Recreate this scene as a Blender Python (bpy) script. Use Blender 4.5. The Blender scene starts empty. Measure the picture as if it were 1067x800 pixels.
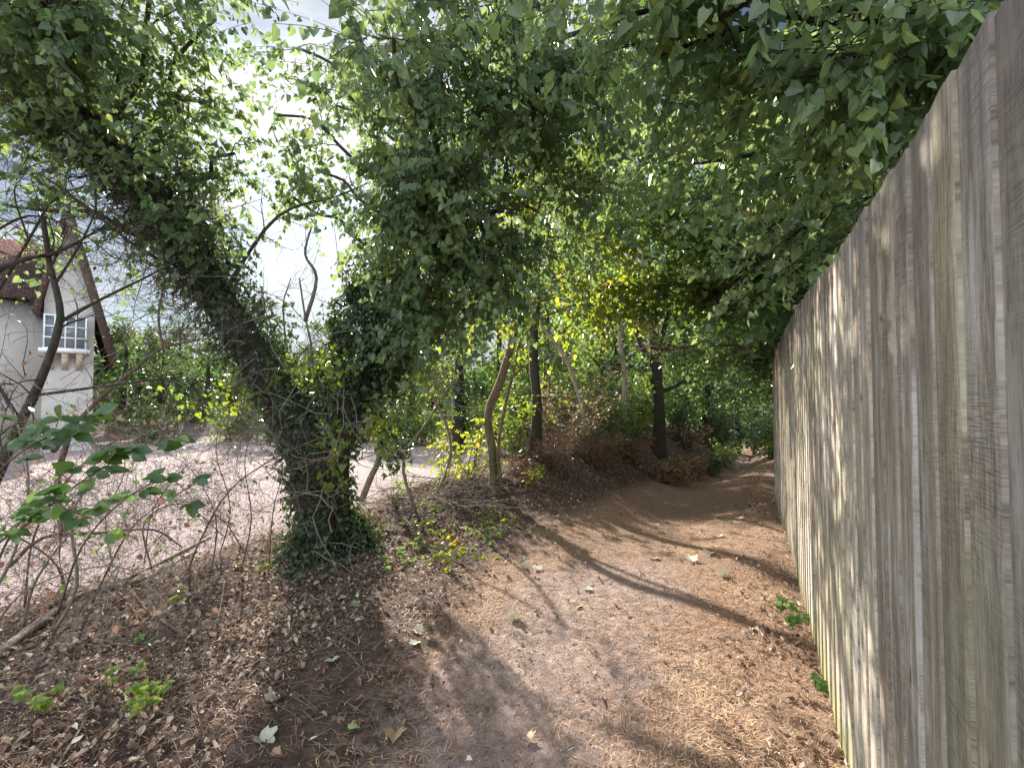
import bpy, math
import numpy as np
from math import radians as R
RNG = np.random.default_rng(11)
C = bpy.context.scene.collection
sc = bpy.context.scene

# ------------------------------------------------------------------ camera geometry
F = 490.0; CAMZ = 1.5; PITCH = math.atan(15/490.0)
FW = np.array([0, math.cos(PITCH), math.sin(PITCH)]); UP = np.array([0, -math.sin(PITCH), math.cos(PITCH)])
CAM = np.array([0, 0, CAMZ])
def ray(px, py):
    return np.array([1.0, 0, 0])*((px-533.5)/F) + UP*((400-py)/F) + FW
def at(px, py, Y):
    r = ray(px, py); return CAM + r*(Y/r[1])
A0 = R(26.7); DS = np.array([math.sin(A0), math.cos(A0)]); DN = np.array([math.cos(A0), -math.sin(A0)])
def st(x, y): return x*DS[0]+y*DS[1], x*DN[0]+y*DN[1]
def xy(s, t): return s*DS[0]+t*DN[0], s*DS[1]+t*DN[1]
SUNAZ = R(-25.6); SUNEL = R(26)
SUN = np.array([math.sin(SUNAZ)*math.cos(SUNEL), math.cos(SUNAZ)*math.cos(SUNEL), math.sin(SUNEL)])

# ------------------------------------------------------------------ noise
_T = np.random.default_rng(5).random((64, 64, 64))
def vn(x, y, z=0.0):
    x, y, z = np.broadcast_arrays(np.asarray(x, float), np.asarray(y, float), np.asarray(z, float))
    xi, yi, zi = np.floor(x).astype(int), np.floor(y).astype(int), np.floor(z).astype(int)
    fx, fy, fz = x-xi, y-yi, z-zi
    fx, fy, fz = [f*f*(3-2*f) for f in (fx, fy, fz)]
    o = 0
    for a in (0, 1):
        for b in (0, 1):
            for c in (0, 1):
                o = o + _T[(xi+a) % 64, (yi+b) % 64, (zi+c) % 64]*(fx if a else 1-fx)*(fy if b else 1-fy)*(fz if c else 1-fz)
    return o
def sm(a, b, x):
    u = np.clip((x-a)/(b-a), 0, 1); return u*u*(3-2*u)

# ------------------------------------------------------------------ terrain
def yardmask(x, y):
    s, t = st(x, y)
    return sm(-4.1, -5.0, t+0.35*(vn(x*.8, y*.8)-.5)) * sm(-.02, -.10, x/np.maximum(y, .5)+.05*(vn(x*.5+9, y*.5)-.5)) * sm(19, 18, y)
def H(x, y, fine=True):
    x = np.asarray(x, float); y = np.asarray(y, float)
    s, t = st(x, y)
    cen = -1.1 + 1.0*sm(9, 18, s)
    z = -(.20*sm(3.5, 8, s)+.34*sm(8, 15, s))*np.exp(-((t-cen)/(1.0-.15*sm(8, 12, s)))**2) * (1-sm(24, 40, s))
    z = z - .05*np.exp(-((t-cen)/.9)**2)
    amp = .10 + .38*sm(3.5, 8, s) + .08*sm(8, 12, s)
    cr = -3.7 + .5*sm(5, 9, s) + .9*sm(8, 13, s)
    bank = np.where(t > cr, np.exp(-((t-cr)/.75)**2), 1.0)
    ym = yardmask(x, y)
    z = z + amp*bank*(1-ym) - .02*ym
    z = z + .25*sm(.6, 4, t)*sm(8, 14, s)
    if fine:
        m = 1-ym
        pm = np.exp(-((t+.9)/1.1)**4)
        z = z + m*((vn(x*1.3, y*1.3)-.5)*.08 + (vn(x*4+3, y*4)-.5)*.04*(1.1-pm) + (vn(x*13, y*13+7)-.5)*.025*(1.15-pm) + (vn(x*31, y*31+7)-.5)*.008)
    return z
def gp(px, py, dz=0.0):
    r = ray(px, py); Y = .5
    while Y < 80:
        p = CAM + r*(Y/r[1])
        if p[2] < H(p[0], p[1], False)+dz: break
        Y += .02
    return np.array([p[0], p[1], float(H(p[0], p[1]))+dz])
def on(px, py):
    return gp(px, py)

# ------------------------------------------------------------------ mesh helpers
def norm(v): return v/np.maximum(np.linalg.norm(v, axis=-1, keepdims=True), 1e-9)
class MB:
    def __init__(s): s.V = []; s.P = []; s.a = []; s.n = 0
    def add(s, V, polys, rnd=0.5):
        V = np.asarray(V, float).reshape(-1, 3)
        for p in polys:
            p = np.asarray(p, int)
            if p.size: s.P.append(p+s.n)
        s.V.append(V); s.a.append(np.broadcast_to(np.asarray(rnd, float), (len(V),)).copy()); s.n += len(V)
    def box(s, c, size, rot=None, rnd=.5, axes=None):
        h = np.array(size)/2
        v = np.array([[i, j, k] for i in (-1, 1) for j in (-1, 1) for k in (-1, 1)])*h
        if axes is not None: v = v @ np.array(axes)
        elif rot is not None:
            cc, ss = math.cos(rot), math.sin(rot); v = v @ np.array([[cc, ss, 0], [-ss, cc, 0], [0, 0, 1]])
        s.add(v+np.array(c), [[[0, 1, 3, 2], [4, 6, 7, 5], [0, 4, 5, 1], [2, 3, 7, 6], [0, 2, 6, 4], [1, 5, 7, 3]]], rnd)
    def tube(s, pts, r, n=6, rnd=.5, rough=0.0, sub=0, cap=True):
        pts = np.asarray(pts, float); r = np.broadcast_to(np.asarray(r, float), (len(pts),)).copy()
        if sub: pts, r = cat(pts, r, sub)
        T = norm(np.gradient(pts, axis=0))
        ref = np.array([.31, .17, .93]) if abs(T[:, 2]).mean() < .8 else np.array([.9, .3, .1])
        U = norm(np.cross(T, ref)); W = np.cross(T, U)
        a = np.arange(n)*2*math.pi/n
        rr = r[:, None]*np.ones(n)
        if rough:
            P0 = pts[:, None]+rr[..., None]*(np.cos(a)[None, :, None]*U[:, None]+np.sin(a)[None, :, None]*W[:, None])
            k = 1.2/max(r.max(), .01)
            rr = rr*(1+rough*(vn(P0[..., 0]*k, P0[..., 1]*k, P0[..., 2]*k*.4)-.5)*2)
        V = pts[:, None]+rr[..., None]*(np.cos(a)[None, :, None]*U[:, None]+np.sin(a)[None, :, None]*W[:, None])
        m = len(pts); i = np.arange(m-1)[:, None]*n; j = np.arange(n)[None, :]; k = (j+1) % n
        q = np.stack([i+j, i+k, i+n+k, i+n+j], -1).reshape(-1, 4)
        ps = [q]
        if cap: ps += [np.arange(n)[None, ::-1], (np.arange(n)+(m-1)*n)[None]]
        s.add(V.reshape(-1, 3), ps, rnd)
    def build(s, name, mat, parent=None, smooth=False):
        V = np.concatenate(s.V); off = np.array(parent_loc(parent))
        me = bpy.data.meshes.new(name)
        me.vertices.add(len(V)); me.vertices.foreach_set('co', (V-off).astype(np.float32).ravel())
        tot = np.concatenate([np.full(len(p), p.shape[1]) for p in s.P]); idx = np.concatenate([p.ravel() for p in s.P])
        me.loops.add(len(idx)); me.loops.foreach_set('vertex_index', idx.astype(np.int32))
        me.polygons.add(len(tot)); st_ = np.concatenate([[0], np.cumsum(tot)[:-1]])
        me.polygons.foreach_set('loop_start', st_.astype(np.int32))
        me.update(calc_edges=True)
        if smooth: me.polygons.foreach_set('use_smooth', np.ones(len(tot), bool))
        at_ = me.attributes.new('rnd', 'FLOAT', 'POINT'); at_.data.foreach_set('value', np.concatenate(s.a).astype(np.float32))
        me.materials.append(mat)
        o = bpy.data.objects.new(name, me); C.objects.link(o)
        if parent is not None: o.parent = parent
        return o
def parent_loc(p):
    v = np.zeros(3)
    while p is not None: v = v+np.array(p.location); p = p.parent
    return v
def cat(p, r, k):
    q = np.vstack([2*p[0]-p[1], p, 2*p[-1]-p[-2]]); out = []; ro = []
    for i in range(len(p)-1):
        for u in np.arange(k)/k:
            a, b, c, d = q[i:i+4]
            out.append(.5*((2*b)+(c-a)*u+(2*a-5*b+4*c-d)*u*u+(3*b-a-3*c+d)*u**3)); ro.append(r[i]*(1-u)+r[i+1]*u)
    out.append(p[-1]); ro.append(r[-1]); return np.array(out), np.array(ro)

# leaf outlines: right half (x, y) from base to tip; mirrored for the other half
LEAF = {
 'ovate': [(0, 0), (.30, .22), (.30, .58), (0, 1)],
 'heart': [(0, .06), (.28, -.06), (.46, .18), (.30, .58), (0, 1)],
 'ivy':   [(0, .05), (.50, -.05), (.27, .42), (0, 1)],
 'maple': [(0, 0), (.34, -.10), (.30, .16), (.62, .40), (.26, .50), (.17, .66), (0, 1)],
 'slim':  [(0, 0), (.10, .3), (.08, .7), (0, 1)],
}
def leaves(mb, P, D, N, S, kind='ovate', rnd=None, fold=.25, curl=.15):
    P = np.asarray(P, float); n = len(P)
    if n == 0: return
    S = np.broadcast_to(np.asarray(S, float), (n,)); D = norm(D)
    X = norm(np.cross(D, N)); Z = np.cross(X, D)
    if rnd is None: rnd = RNG.random(n)
    t = np.array(LEAF[kind]); m = len(t)
    fo = fold*(.4+1.2*RNG.random((n, 1))); cu = curl*(RNG.random((n, 1))*2-.5)
    V = []
    for sg in (1, -1):
        x = t[None, :, 0]*sg; y = t[None, :, 1]
        z = np.abs(x)*fo - cu*y*y
        V.append(P[:, None]+S[:, None, None]*(x[..., None]*X[:, None]+y[..., None]*D[:, None]+z[..., None]*Z[:, None]))
    V = np.concatenate(V, 1)          # n, 2m, 3 ; midrib verts doubled
    b = np.arange(n)[:, None]*2*m
    mb.add(V.reshape(-1, 3), [b+np.arange(m)[None], b+m+np.arange(m)[None, ::-1]], np.repeat(rnd, 2*m))
def rdir(n, zb=0.0, zs=1.0):
    v = RNG.normal(size=(n, 3)); v[:, 2] = v[:, 2]*zs+zb; return norm(v)
def twigs(mb, A, B, G, r0=.004, r1=.0015):
    """many thin 3-sided twigs at once: quadratic curves A -> G(mid) -> B"""
    n = len(A)
    if n == 0: return
    U = np.linspace(0, 1, 5)
    P = np.stack([(1-u)**2*A+2*u*(1-u)*G+u*u*B for u in U], 1)
    T = norm(B-A); X = norm(np.cross(T, np.array([.3, .2, .93])+0*T)); W = np.cross(T, X)
    rr = np.linspace(1, 0, 5)[None, :, None]*(np.asarray(r0).reshape(-1, 1, 1)-r1)+r1
    V = []
    for a in (0, 2.094, 4.189):
        V.append(P+rr*(math.cos(a)*X[:, None]+math.sin(a)*W[:, None]))
    V = np.stack(V, 2)  # n,5,3,3
    b = (np.arange(n)*15)[:, None, None]; i = (np.arange(4)*3)[None, :, None]; j = np.arange(3)[None, None]
    k = (j+1) % 3
    q = np.stack([b+i+j, b+i+k, b+i+3+k, b+i+3+j], -1).reshape(-1, 4)
    mb.add(V.reshape(-1, 3), [q], .5)

# which foliage may stand between the sun and the ground (the trees grow thin where the path lies in sun)
def litwant(P):
    """P: n,3 -> how much the spot this point shades should stay in sunlight (0..1)"""
    k = P[:, 2]/SUN[2]; x = P[:, 0]-SUN[0]*k; y = P[:, 1]-SUN[1]*k
    s, t = st(x, y)
    s0, t0 = st(P[:, 0], P[:, 1])
    dt = -(SUN[0]*DN[0]+SUN[1]*DN[1]); kf = (.353-t0)/dt    # where it meets the fence
    zf = P[:, 2]-SUN[2]*kf; sf = s0-(SUN[0]*DS[0]+SUN[1]*DS[1])*kf
    fence = (kf > 0) & (zf > 0) & (zf < 2.2) & (sf > .3) & (sf < 12)
    nz = vn(x*1.1+3, y*1.1+20)
    w = np.zeros(len(P))
    onp = (t > -2.0+.9*sm(4, 1.5, s)) & (t < .40) & (s > .8) & (s < 8.2) & ~fence
    band = np.abs(((s*.9+t*.5) % 2.6)-1.3)/1.3
    w = np.where(onp, np.where(s < 4.3, .95, np.where(band > .45, .92, .5)), w)
    w = np.where(onp & (nz < .33), .55, w)
    w = np.where(fence, np.where(vn(sf*1.1, zf*.9+4) > .66-.6*sm(4, 7, sf), .93, .10), w)
    bank = (t <= -2.3) & (t > -5) & (s > -2) & (s < 6)
    w = np.where(bank & ~fence, np.where(nz > .38, .85, .5), w)
    yard = (t <= -5) & (y < 17) & (y > -4)
    w = np.where(yard, .7, w)
    return w

def spray_set(mbL, mbT, A, D, L, k, size, kind, droop=.5, rn=(0, 1), hang=.5, cull=1.0, twr=.003, near=.75, upn=.6):
    """leafy sprays: twig from A along D of length L with k leaves"""
    n = len(A)
    if n == 0: return
    L = np.broadcast_to(np.asarray(L, float), (n,))
    E = A+D*L[:, None]; E[:, 2] -= droop*L*.6
    mid = (A+E)/2; mid[:, 2] += droop*L*.15
    keep = RNG.random(n) > litwant(mid)*cull
    keep &= np.linalg.norm(mid-CAM, axis=1) > near+L
    A, E, mid, L, D = A[keep], E[keep], mid[keep], L[keep], D[keep]; n = len(A)
    if n == 0: return
    if mbT is not None: twigs(mbT, A, E, mid, twr, .0012)
    u = (np.arange(k)[None]+RNG.random((n, k)))/k*.92+.08
    P = ((1-u)**2)[..., None]*A[:, None]+(2*u*(1-u))[..., None]*mid[:, None]+(u*u)[..., None]*E[:, None]
    ax = norm(E-A); side = norm(np.cross(ax, np.array([0, 0, 1.0])+.01*ax))
    sg = np.where((np.arange(k)[None]+RNG.integers(0, 2, (n, 1))) % 2 == 0, 1, -1)
    d = ax[:, None]*.5+side[:, None]*sg[..., None]*.9+RNG.normal(size=(n, k, 3))*.35
    d[..., 2] -= hang*(.6+.8*RNG.random((n, k)))
    d = norm(d)
    nn = RNG.normal(size=(n, k, 3))*.55; nn[..., 2] += upn
    P = P+d*size*.25
    tone = np.repeat(rn[0]+(rn[1]-rn[0])*np.clip(RNG.random((n, 1))*.55+RNG.random((n, k))*.45, 0, 1), 1, 1)
    leaves(mbL, P.reshape(-1, 3), d.reshape(-1, 3), nn.reshape(-1, 3), size*(.42+.95*RNG.random(n*k)**1.2), kind, tone.ravel())

def wig(a, b, n=4, amp=.12, up=0.0):
    a = np.asarray(a, float); b = np.asarray(b, float); u = np.linspace(0, 1, n+2)
    p = a+(b-a)*u[:, None]; L = np.linalg.norm(b-a)
    p[1:-1] += RNG.normal(size=(n, 3))*amp*L/ (n**.5)*.6
    p[:, 2] += up*L*np.sin(u*math.pi)
    return p
def nearest_on(path, q, low=True):
    d = np.linalg.norm(path-q, axis=1)
    if low: d = d+np.maximum(0, path[:, 2]-q[2]+.2)*1.5
    return int(np.argmin(d))

def crown(skel, skr, blobs, mbW, mbL, size=.06, kind='ovate', k=12, L=(.3, .6), droop=.5, hang=.5, rn=(0, 1), cull=1.0, limb_r=.03, per=7, near=.75, upn=.6):
    """blobs: (centre, (rx, ry, rz), number of sprays). Limb from the skeleton, sub-branches, sprays along them."""
    for c, rad, ns in blobs:
        c = np.asarray(c, float); rad = np.array(rad if hasattr(rad, '__len__') else (rad,)*3, float)
        i = nearest_on(skel, c)
        lim = wig(skel[i], c, 4, .10, .06)
        l0 = min(limb_r, skr[i]*.7)
        Ls = np.linspace(1, .45, len(lim))*l0
        mbW.tube(lim, Ls, 6, sub=3, rough=.15)
        nb = max(3, ns//per)
        dirs = rdir(nb, .1); ends = c+dirs*rad*(.35+.65*RNG.random((nb, 1))**.5)
        As = []; Ds = []
        for e in ends:
            j = RNG.integers(len(lim)//2, len(lim))
            br = wig(lim[j], e, 3, .16, .03)
            if np.linalg.norm(br.mean(0)-CAM) < near: continue
            rb = max(.0035, Ls[j]*.42)
            mbW.tube(br, np.linspace(1, .3, len(br))*rb, 4, sub=2, cap=False)
            m = per
            u = .2+.85*RNG.random(m); f = u*(len(br)-1); f = np.clip(f, 0, len(br)-1.001); ii = f.astype(int); ff = (f-ii)[:, None]
            pos = br[ii]*(1-ff)+br[ii+1]*ff
            dd = norm(norm(e-lim[j])[None]*.5+rdir(m)*.9)
            As.append(pos); Ds.append(dd)
        if As:
            A = np.concatenate(As); D = np.concatenate(Ds)
            spray_set(mbL, mbW, A, D, L[0]+(L[1]-L[0])*RNG.random(len(A)), k, size, kind, droop, rn, hang, cull, near=near, upn=upn)

def ivy_on(mbL, path, rad, n, size=.055, kind='ivy', thick=.12, rn=(0, 1), hang=.8, mbT=None):
    """leaves clothing a stem: path m,3 ; rad m (radius of the leaf coat)"""
    seg = np.linalg.norm(np.diff(path, axis=0), axis=1); w = seg*(rad[:-1]+rad[1:]); w = w/w.sum()
    i = RNG.choice(len(seg), n, p=w); u = RNG.random(n)[:, None]
    c = path[i]*(1-u)+path[i+1]*u; r = rad[i]*(1-u[:, 0])+rad[i+1]*u[:, 0]
    T = norm(path[i+1]-path[i]); o = rdir(n); o = norm(o-T*(o*T).sum(1, keepdims=True))
    lump = .65+.7*vn(c[:, 0]*2.3+o[:, 0]*1.3+7, c[:, 1]*2.3+o[:, 1]*1.3, c[:, 2]*2.3+o[:, 2]*1.3)
    rr = r*lump+np.abs(RNG.normal(size=n))*thick*.6-thick*.4*RNG.random(n)
    P = c+o*rr[:, None]
    d = RNG.normal(size=(n, 3))*.5+o*.4; d[:, 2] -= hang
    nn = o+RNG.normal(size=(n, 3))*.45; nn[:, 2] += .3
    k = (np.linalg.norm(P-CAM, axis=1) > .9) & (P[:, 2] > H(P[:, 0], P[:, 1], False))
    leaves(mbL, P[k], d[k], nn[k], size*(.55+.75*RNG.random(n))[k], kind, (rn[0]+(rn[1]-rn[0])*RNG.random(n))[k])
def blob_leaves(mbL, c, rad, n, size, kind='ivy', rn=(0, 1), hang=.6, shell=.5):
    c = np.asarray(c, float); rad = np.array(rad if hasattr(rad, '__len__') else (rad,)*3, float)
    o = rdir(n); q = 1.1*(.8+.5*vn(o[:, 0]*2.2+c[0]*3, o[:, 1]*2.2+c[1], o[:, 2]*2.2+5))
    P = c+o*rad*(q*(shell+(1-shell)*RNG.random(n)**.5))[:, None]
    keep = RNG.random(n) > litwant(P)*.5
    P = P[keep]; o = o[keep]; n = len(P)
    d = RNG.normal(size=(n, 3))*.5+o*.4; d[:, 2] -= hang
    nn = o+RNG.normal(size=(n, 3))*.5; nn[:, 2] += .3
    leaves(mbL, P, d, nn, size*(.55+.75*RNG.random(n)), kind, rn[0]+(rn[1]-rn[0])*RNG.random(n))

def rtwigs(mb, path, r0, n, L, depth=1, zb=.1, ends=None, wigg=.22, minr=.0014, sides=3):
    """bare side twigs growing from a path, recursively"""
    path = np.asarray(path, float)
    for _ in range(n):
        f = RNG.uniform(.15, 1)*(len(path)-1.001); i = int(f); p = path[i]+(path[i+1]-path[i])*(f-i)
        t = norm(path[i+1]-path[i]); d = norm(t*.6+rdir(1, zb)[0]*.9)
        l = L*RNG.uniform(.4, 1.15)
        q = [p]
        for s_ in range(4):
            d = norm(d+RNG.normal(size=3)*wigg+np.array([0, 0, -.05])); q.append(q[-1]+d*l/4)
        q = np.array(q); r = max(r0*RNG.uniform(.35, .6), minr)
        if np.linalg.norm(q-CAM, axis=1).min() < .6: continue
        mb.tube(q, np.linspace(1, .35, 5)*r, sides, cap=False, rnd=RNG.random())
        if ends is not None: ends.append((q[-1], d)); ends.append((q[2], d))
        if depth > 0: rtwigs(mb, q, r, max(2, n//3), L*.55, depth-1, zb, ends, wigg, minr, sides)

# ------------------------------------------------------------------ materials
def newmat(name):
    m = bpy.data.materials.new(name); m.use_nodes = True; nt = m.node_tree; nt.nodes.clear()
    out = nt.nodes.new('ShaderNodeOutputMaterial'); return m, nt, out
class NT:
    def __init__(s, nt): s.t = nt
    def n(s, ty, **kw):
        nd = s.t.nodes.new(ty)
        for k, v in kw.items():
            if k.startswith('i_'):
                key = k[2:]
                key = int(key) if key.isdigit() else key.replace('_', ' ')
                nd.inputs[key].default_value = v
            else: setattr(nd, k, v)
        return nd
    def l(s, a, b): s.t.links.new(a, b)
    def ramp(s, fac, stops, mode='LINEAR'):
        r = s.n('ShaderNodeValToRGB'); e = r.color_ramp.elements; r.color_ramp.interpolation = mode
        while len(e) < len(stops): e.new(.5)
        for el, (p, c) in zip(e, stops): el.position = p; el.color = (*c, 1) if len(c) == 3 else c
        s.l(fac, r.inputs[0]); return r.outputs[0]
    def noise(s, vec, scale, detail=3, rough=.55, dist=0.0):
        n = s.n('ShaderNodeTexNoise'); n.inputs['Scale'].default_value = scale; n.inputs['Detail'].default_value = detail
        n.inputs['Roughness'].default_value = rough; n.inputs['Distortion'].default_value = dist
        if vec is not None: s.l(vec, n.inputs['Vector'])
        return n.outputs[0]
    def mix(s, fac, a, b, mode='MIX'):
        m = s.n('ShaderNodeMix', data_type='RGBA', blend_type=mode)
        for v, i in ((fac, 0), (a, 6), (b, 7)):
            if isinstance(v, (int, float)): m.inputs[i].default_value = v
            elif isinstance(v, tuple): m.inputs[i].default_value = (*v, 1)
            else: s.l(v, m.inputs[i])
        return m.outputs[2]
    def math(s, op, a, b=None):
        m = s.n('ShaderNodeMath', operation=op)
        for v, i in ((a, 0), (b, 1)):
            if v is None: continue
            if isinstance(v, (int, float)): m.inputs[i].default_value = v
            else: s.l(v, m.inputs[i])
        return m.outputs[0]
    def mapr(s, v, a, b, c=0., d=1.):
        m = s.n('ShaderNodeMapRange'); s.l(v, m.inputs[0])
        for i, x in enumerate((a, b, c, d)): m.inputs[i+1].default_value = x
        return m.outputs[0]

def leafmat(name, stops, trans=.45, tcol=(.30, .42, .04), rough=.42, spec=.5, tb=1.0):
    m, nt, out = newmat(name); g = NT(nt)
    a = g.n('ShaderNodeAttribute', attribute_name='rnd')
    geo = g.n('ShaderNodeNewGeometry')
    nz = g.noise(geo.outputs['Position'], 1.3, 2)
    f = g.math('ADD', g.math('MULTIPLY', a.outputs['Fac'], .75), g.math('MULTIPLY', nz, .35))
    col = g.ramp(f, stops)
    sp = g.noise(geo.outputs['Position'], 60, 2)
    col2 = g.mix(g.mapr(sp, .35, .75, 0, .45), col, (.6, .55, .35), 'MULTIPLY')
    bs = g.n('ShaderNodeBsdfPrincipled'); g.l(col2, bs.inputs['Base Color']); bs.inputs['Roughness'].default_value = rough
    bs.inputs['Specular IOR Level'].default_value = spec
    tr = g.n('ShaderNodeBsdfTranslucent')
    hsv = g.n('ShaderNodeHueSaturation'); hsv.inputs['Hue'].default_value = .475; hsv.inputs['Saturation'].default_value = 1.12; hsv.inputs['Value'].default_value = 2.6*tb
    g.l(col2, hsv.inputs['Color'])
    tc = g.mix(.35, hsv.outputs[0], tcol); g.l(tc, tr.inputs['Color'])
    mx = g.n('ShaderNodeMixShader'); mx.inputs[0].default_value = trans
    g.l(bs.outputs[0], mx.inputs[1]); g.l(tr.outputs[0], mx.inputs[2]); g.l(mx.outputs[0], out.inputs[0])
    return m
def barkmat(name, c1, c2, scale=12, bump=.5, moss=None):
    m, nt, out = newmat(name); g = NT(nt)
    geo = g.n('ShaderNodeNewGeometry'); a = g.n('ShaderNodeAttribute', attribute_name='rnd')
    mp = g.n('ShaderNodeMapping'); mp.inputs['Scale'].default_value = (1, 1, .3); g.l(geo.outputs['Position'], mp.inputs[0])
    n1 = g.noise(mp.outputs[0], scale*3, 6, .65); n2 = g.noise(geo.outputs['Position'], 3, 3)
    col = g.ramp(n1, [(.3, c1), (.7, c2)])
    if moss: col = g.mix(g.mapr(n2, .5, .65), col, moss)
    v = g.mapr(a.outputs['Fac'], 0, 1, .75, 1.25)
    hs = g.n('ShaderNodeHueSaturation'); g.l(col, hs.inputs['Color']); g.l(v, hs.inputs['Value'])
    bs = g.n('ShaderNodeBsdfPrincipled'); g.l(hs.outputs[0], bs.inputs['Base Color']); bs.inputs['Roughness'].default_value = .9
    bs.inputs['Specular IOR Level'].default_value = .2
    b = g.n('ShaderNodeBump'); b.inputs['Strength'].default_value = bump; b.inputs['Distance'].default_value = .02
    g.l(n1, b.inputs['Height']); g.l(b.outputs[0], bs.inputs['Normal']); g.l(bs.outputs[0], out.inputs[0])
    return m
def plain(name, c, rough=.8, c2=None, sc_=20, bump=0, spec=.3):
    m, nt, out = newmat(name); g = NT(nt); geo = g.n('ShaderNodeNewGeometry')
    bs = g.n('ShaderNodeBsdfPrincipled'); bs.inputs['Roughness'].default_value = rough; bs.inputs['Specular IOR Level'].default_value = spec
    n1 = g.noise(geo.outputs['Position'], sc_, 5)
    g.l(g.ramp(n1, [(.3, c), (.7, c2 or c)]), bs.inputs['Base Color'])
    if bump:
        b = g.n('ShaderNodeBump'); b.inputs['Strength'].default_value = bump; b.inputs['Distance'].default_value = .01
        g.l(n1, b.inputs['Height']); g.l(b.outputs[0], bs.inputs['Normal'])
    g.l(bs.outputs[0], out.inputs[0]); return m

M = {}
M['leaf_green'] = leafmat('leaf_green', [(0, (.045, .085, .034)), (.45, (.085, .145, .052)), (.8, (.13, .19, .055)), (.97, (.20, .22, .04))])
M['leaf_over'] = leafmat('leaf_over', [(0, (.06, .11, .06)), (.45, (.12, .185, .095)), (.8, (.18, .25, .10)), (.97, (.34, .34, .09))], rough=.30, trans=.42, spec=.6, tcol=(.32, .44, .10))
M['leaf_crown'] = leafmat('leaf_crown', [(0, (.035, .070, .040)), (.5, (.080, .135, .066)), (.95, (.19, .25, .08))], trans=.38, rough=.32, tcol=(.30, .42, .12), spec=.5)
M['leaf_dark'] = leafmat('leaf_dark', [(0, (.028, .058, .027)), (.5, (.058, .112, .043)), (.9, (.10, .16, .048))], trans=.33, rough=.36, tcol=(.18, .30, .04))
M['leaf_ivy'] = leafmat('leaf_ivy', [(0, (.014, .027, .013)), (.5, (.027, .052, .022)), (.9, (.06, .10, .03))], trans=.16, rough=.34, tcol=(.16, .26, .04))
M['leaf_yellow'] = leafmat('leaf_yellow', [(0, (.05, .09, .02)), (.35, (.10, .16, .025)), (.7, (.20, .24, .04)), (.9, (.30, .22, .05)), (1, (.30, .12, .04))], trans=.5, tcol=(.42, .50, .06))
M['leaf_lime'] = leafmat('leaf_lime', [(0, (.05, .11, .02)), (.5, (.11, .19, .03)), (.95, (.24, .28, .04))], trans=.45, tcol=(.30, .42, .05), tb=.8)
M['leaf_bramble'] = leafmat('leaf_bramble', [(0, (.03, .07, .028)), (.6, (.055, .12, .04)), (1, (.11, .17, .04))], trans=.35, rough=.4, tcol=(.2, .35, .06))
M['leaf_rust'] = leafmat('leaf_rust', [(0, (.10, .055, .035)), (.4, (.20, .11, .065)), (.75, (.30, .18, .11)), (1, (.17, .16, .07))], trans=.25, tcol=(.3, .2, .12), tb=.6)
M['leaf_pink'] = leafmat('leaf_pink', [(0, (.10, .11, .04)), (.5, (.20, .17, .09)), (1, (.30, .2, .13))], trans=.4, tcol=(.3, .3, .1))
M['litter'] = leafmat('litter', [(0, (.04, .026, .02)), (.3, (.12, .075, .052)), (.55, (.28, .195, .14)), (.8, (.50, .41, .33)), (.93, (.66, .58, .48)), (1, (.34, .32, .15))], trans=.12, tcol=(.3, .2, .1), rough=.7, spec=.25)
M['fallen'] = leafmat('fallen', [(0, (.34, .36, .29)), (.6, (.44, .44, .36)), (1, (.46, .42, .30))], trans=.12, tcol=(.4, .4, .25), rough=.6, spec=.3, tb=.5)
M['fallen_brown'] = leafmat('fallen_brown', [(0, (.3, .2, .12)), (1, (.45, .33, .2))], trans=.12, tcol=(.4, .3, .15), rough=.6, spec=.3, tb=.5)
M['fallen_green'] = leafmat('fallen_green', [(0, (.2, .32, .12)), (1, (.3, .4, .16))], trans=.12, tcol=(.3, .4, .15), rough=.6, spec=.3, tb=.5)
M['bark'] = barkmat('bark', (.045, .035, .026), (.13, .105, .08), 10)
M['bark_dark'] = barkmat('bark_dark', (.022, .018, .014), (.07, .056, .044), 10, moss=(.035, .042, .018))
M['bark_tan'] = barkmat('bark_tan', (.09, .065, .045), (.22, .17, .12), 8, moss=(.10, .11, .05))
M['bark_pale'] = barkmat('bark_pale', (.16, .13, .10), (.40, .34, .27), 8)
M['twig_dead'] = barkmat('twig_dead', (.12, .095, .075), (.30, .25, .20), 15, .3)
M['twig_brown'] = barkmat('twig_brown', (.06, .042, .032), (.17, .12, .09), 15, .3)
M['needle'] = leafmat('needle', [(0, (.05, .03, .02)), (.3, (.20, .115, .075)), (.55, (.42, .25, .155)), (.8, (.62, .42, .27)), (1, (.72, .58, .38))], trans=.05, tcol=(.4, .25, .15), rough=.6, spec=.3)
M['soilcrumb'] = plain('soilcrumb', (.05, .033, .025), .95, (.12, .08, .06), 30)

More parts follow.
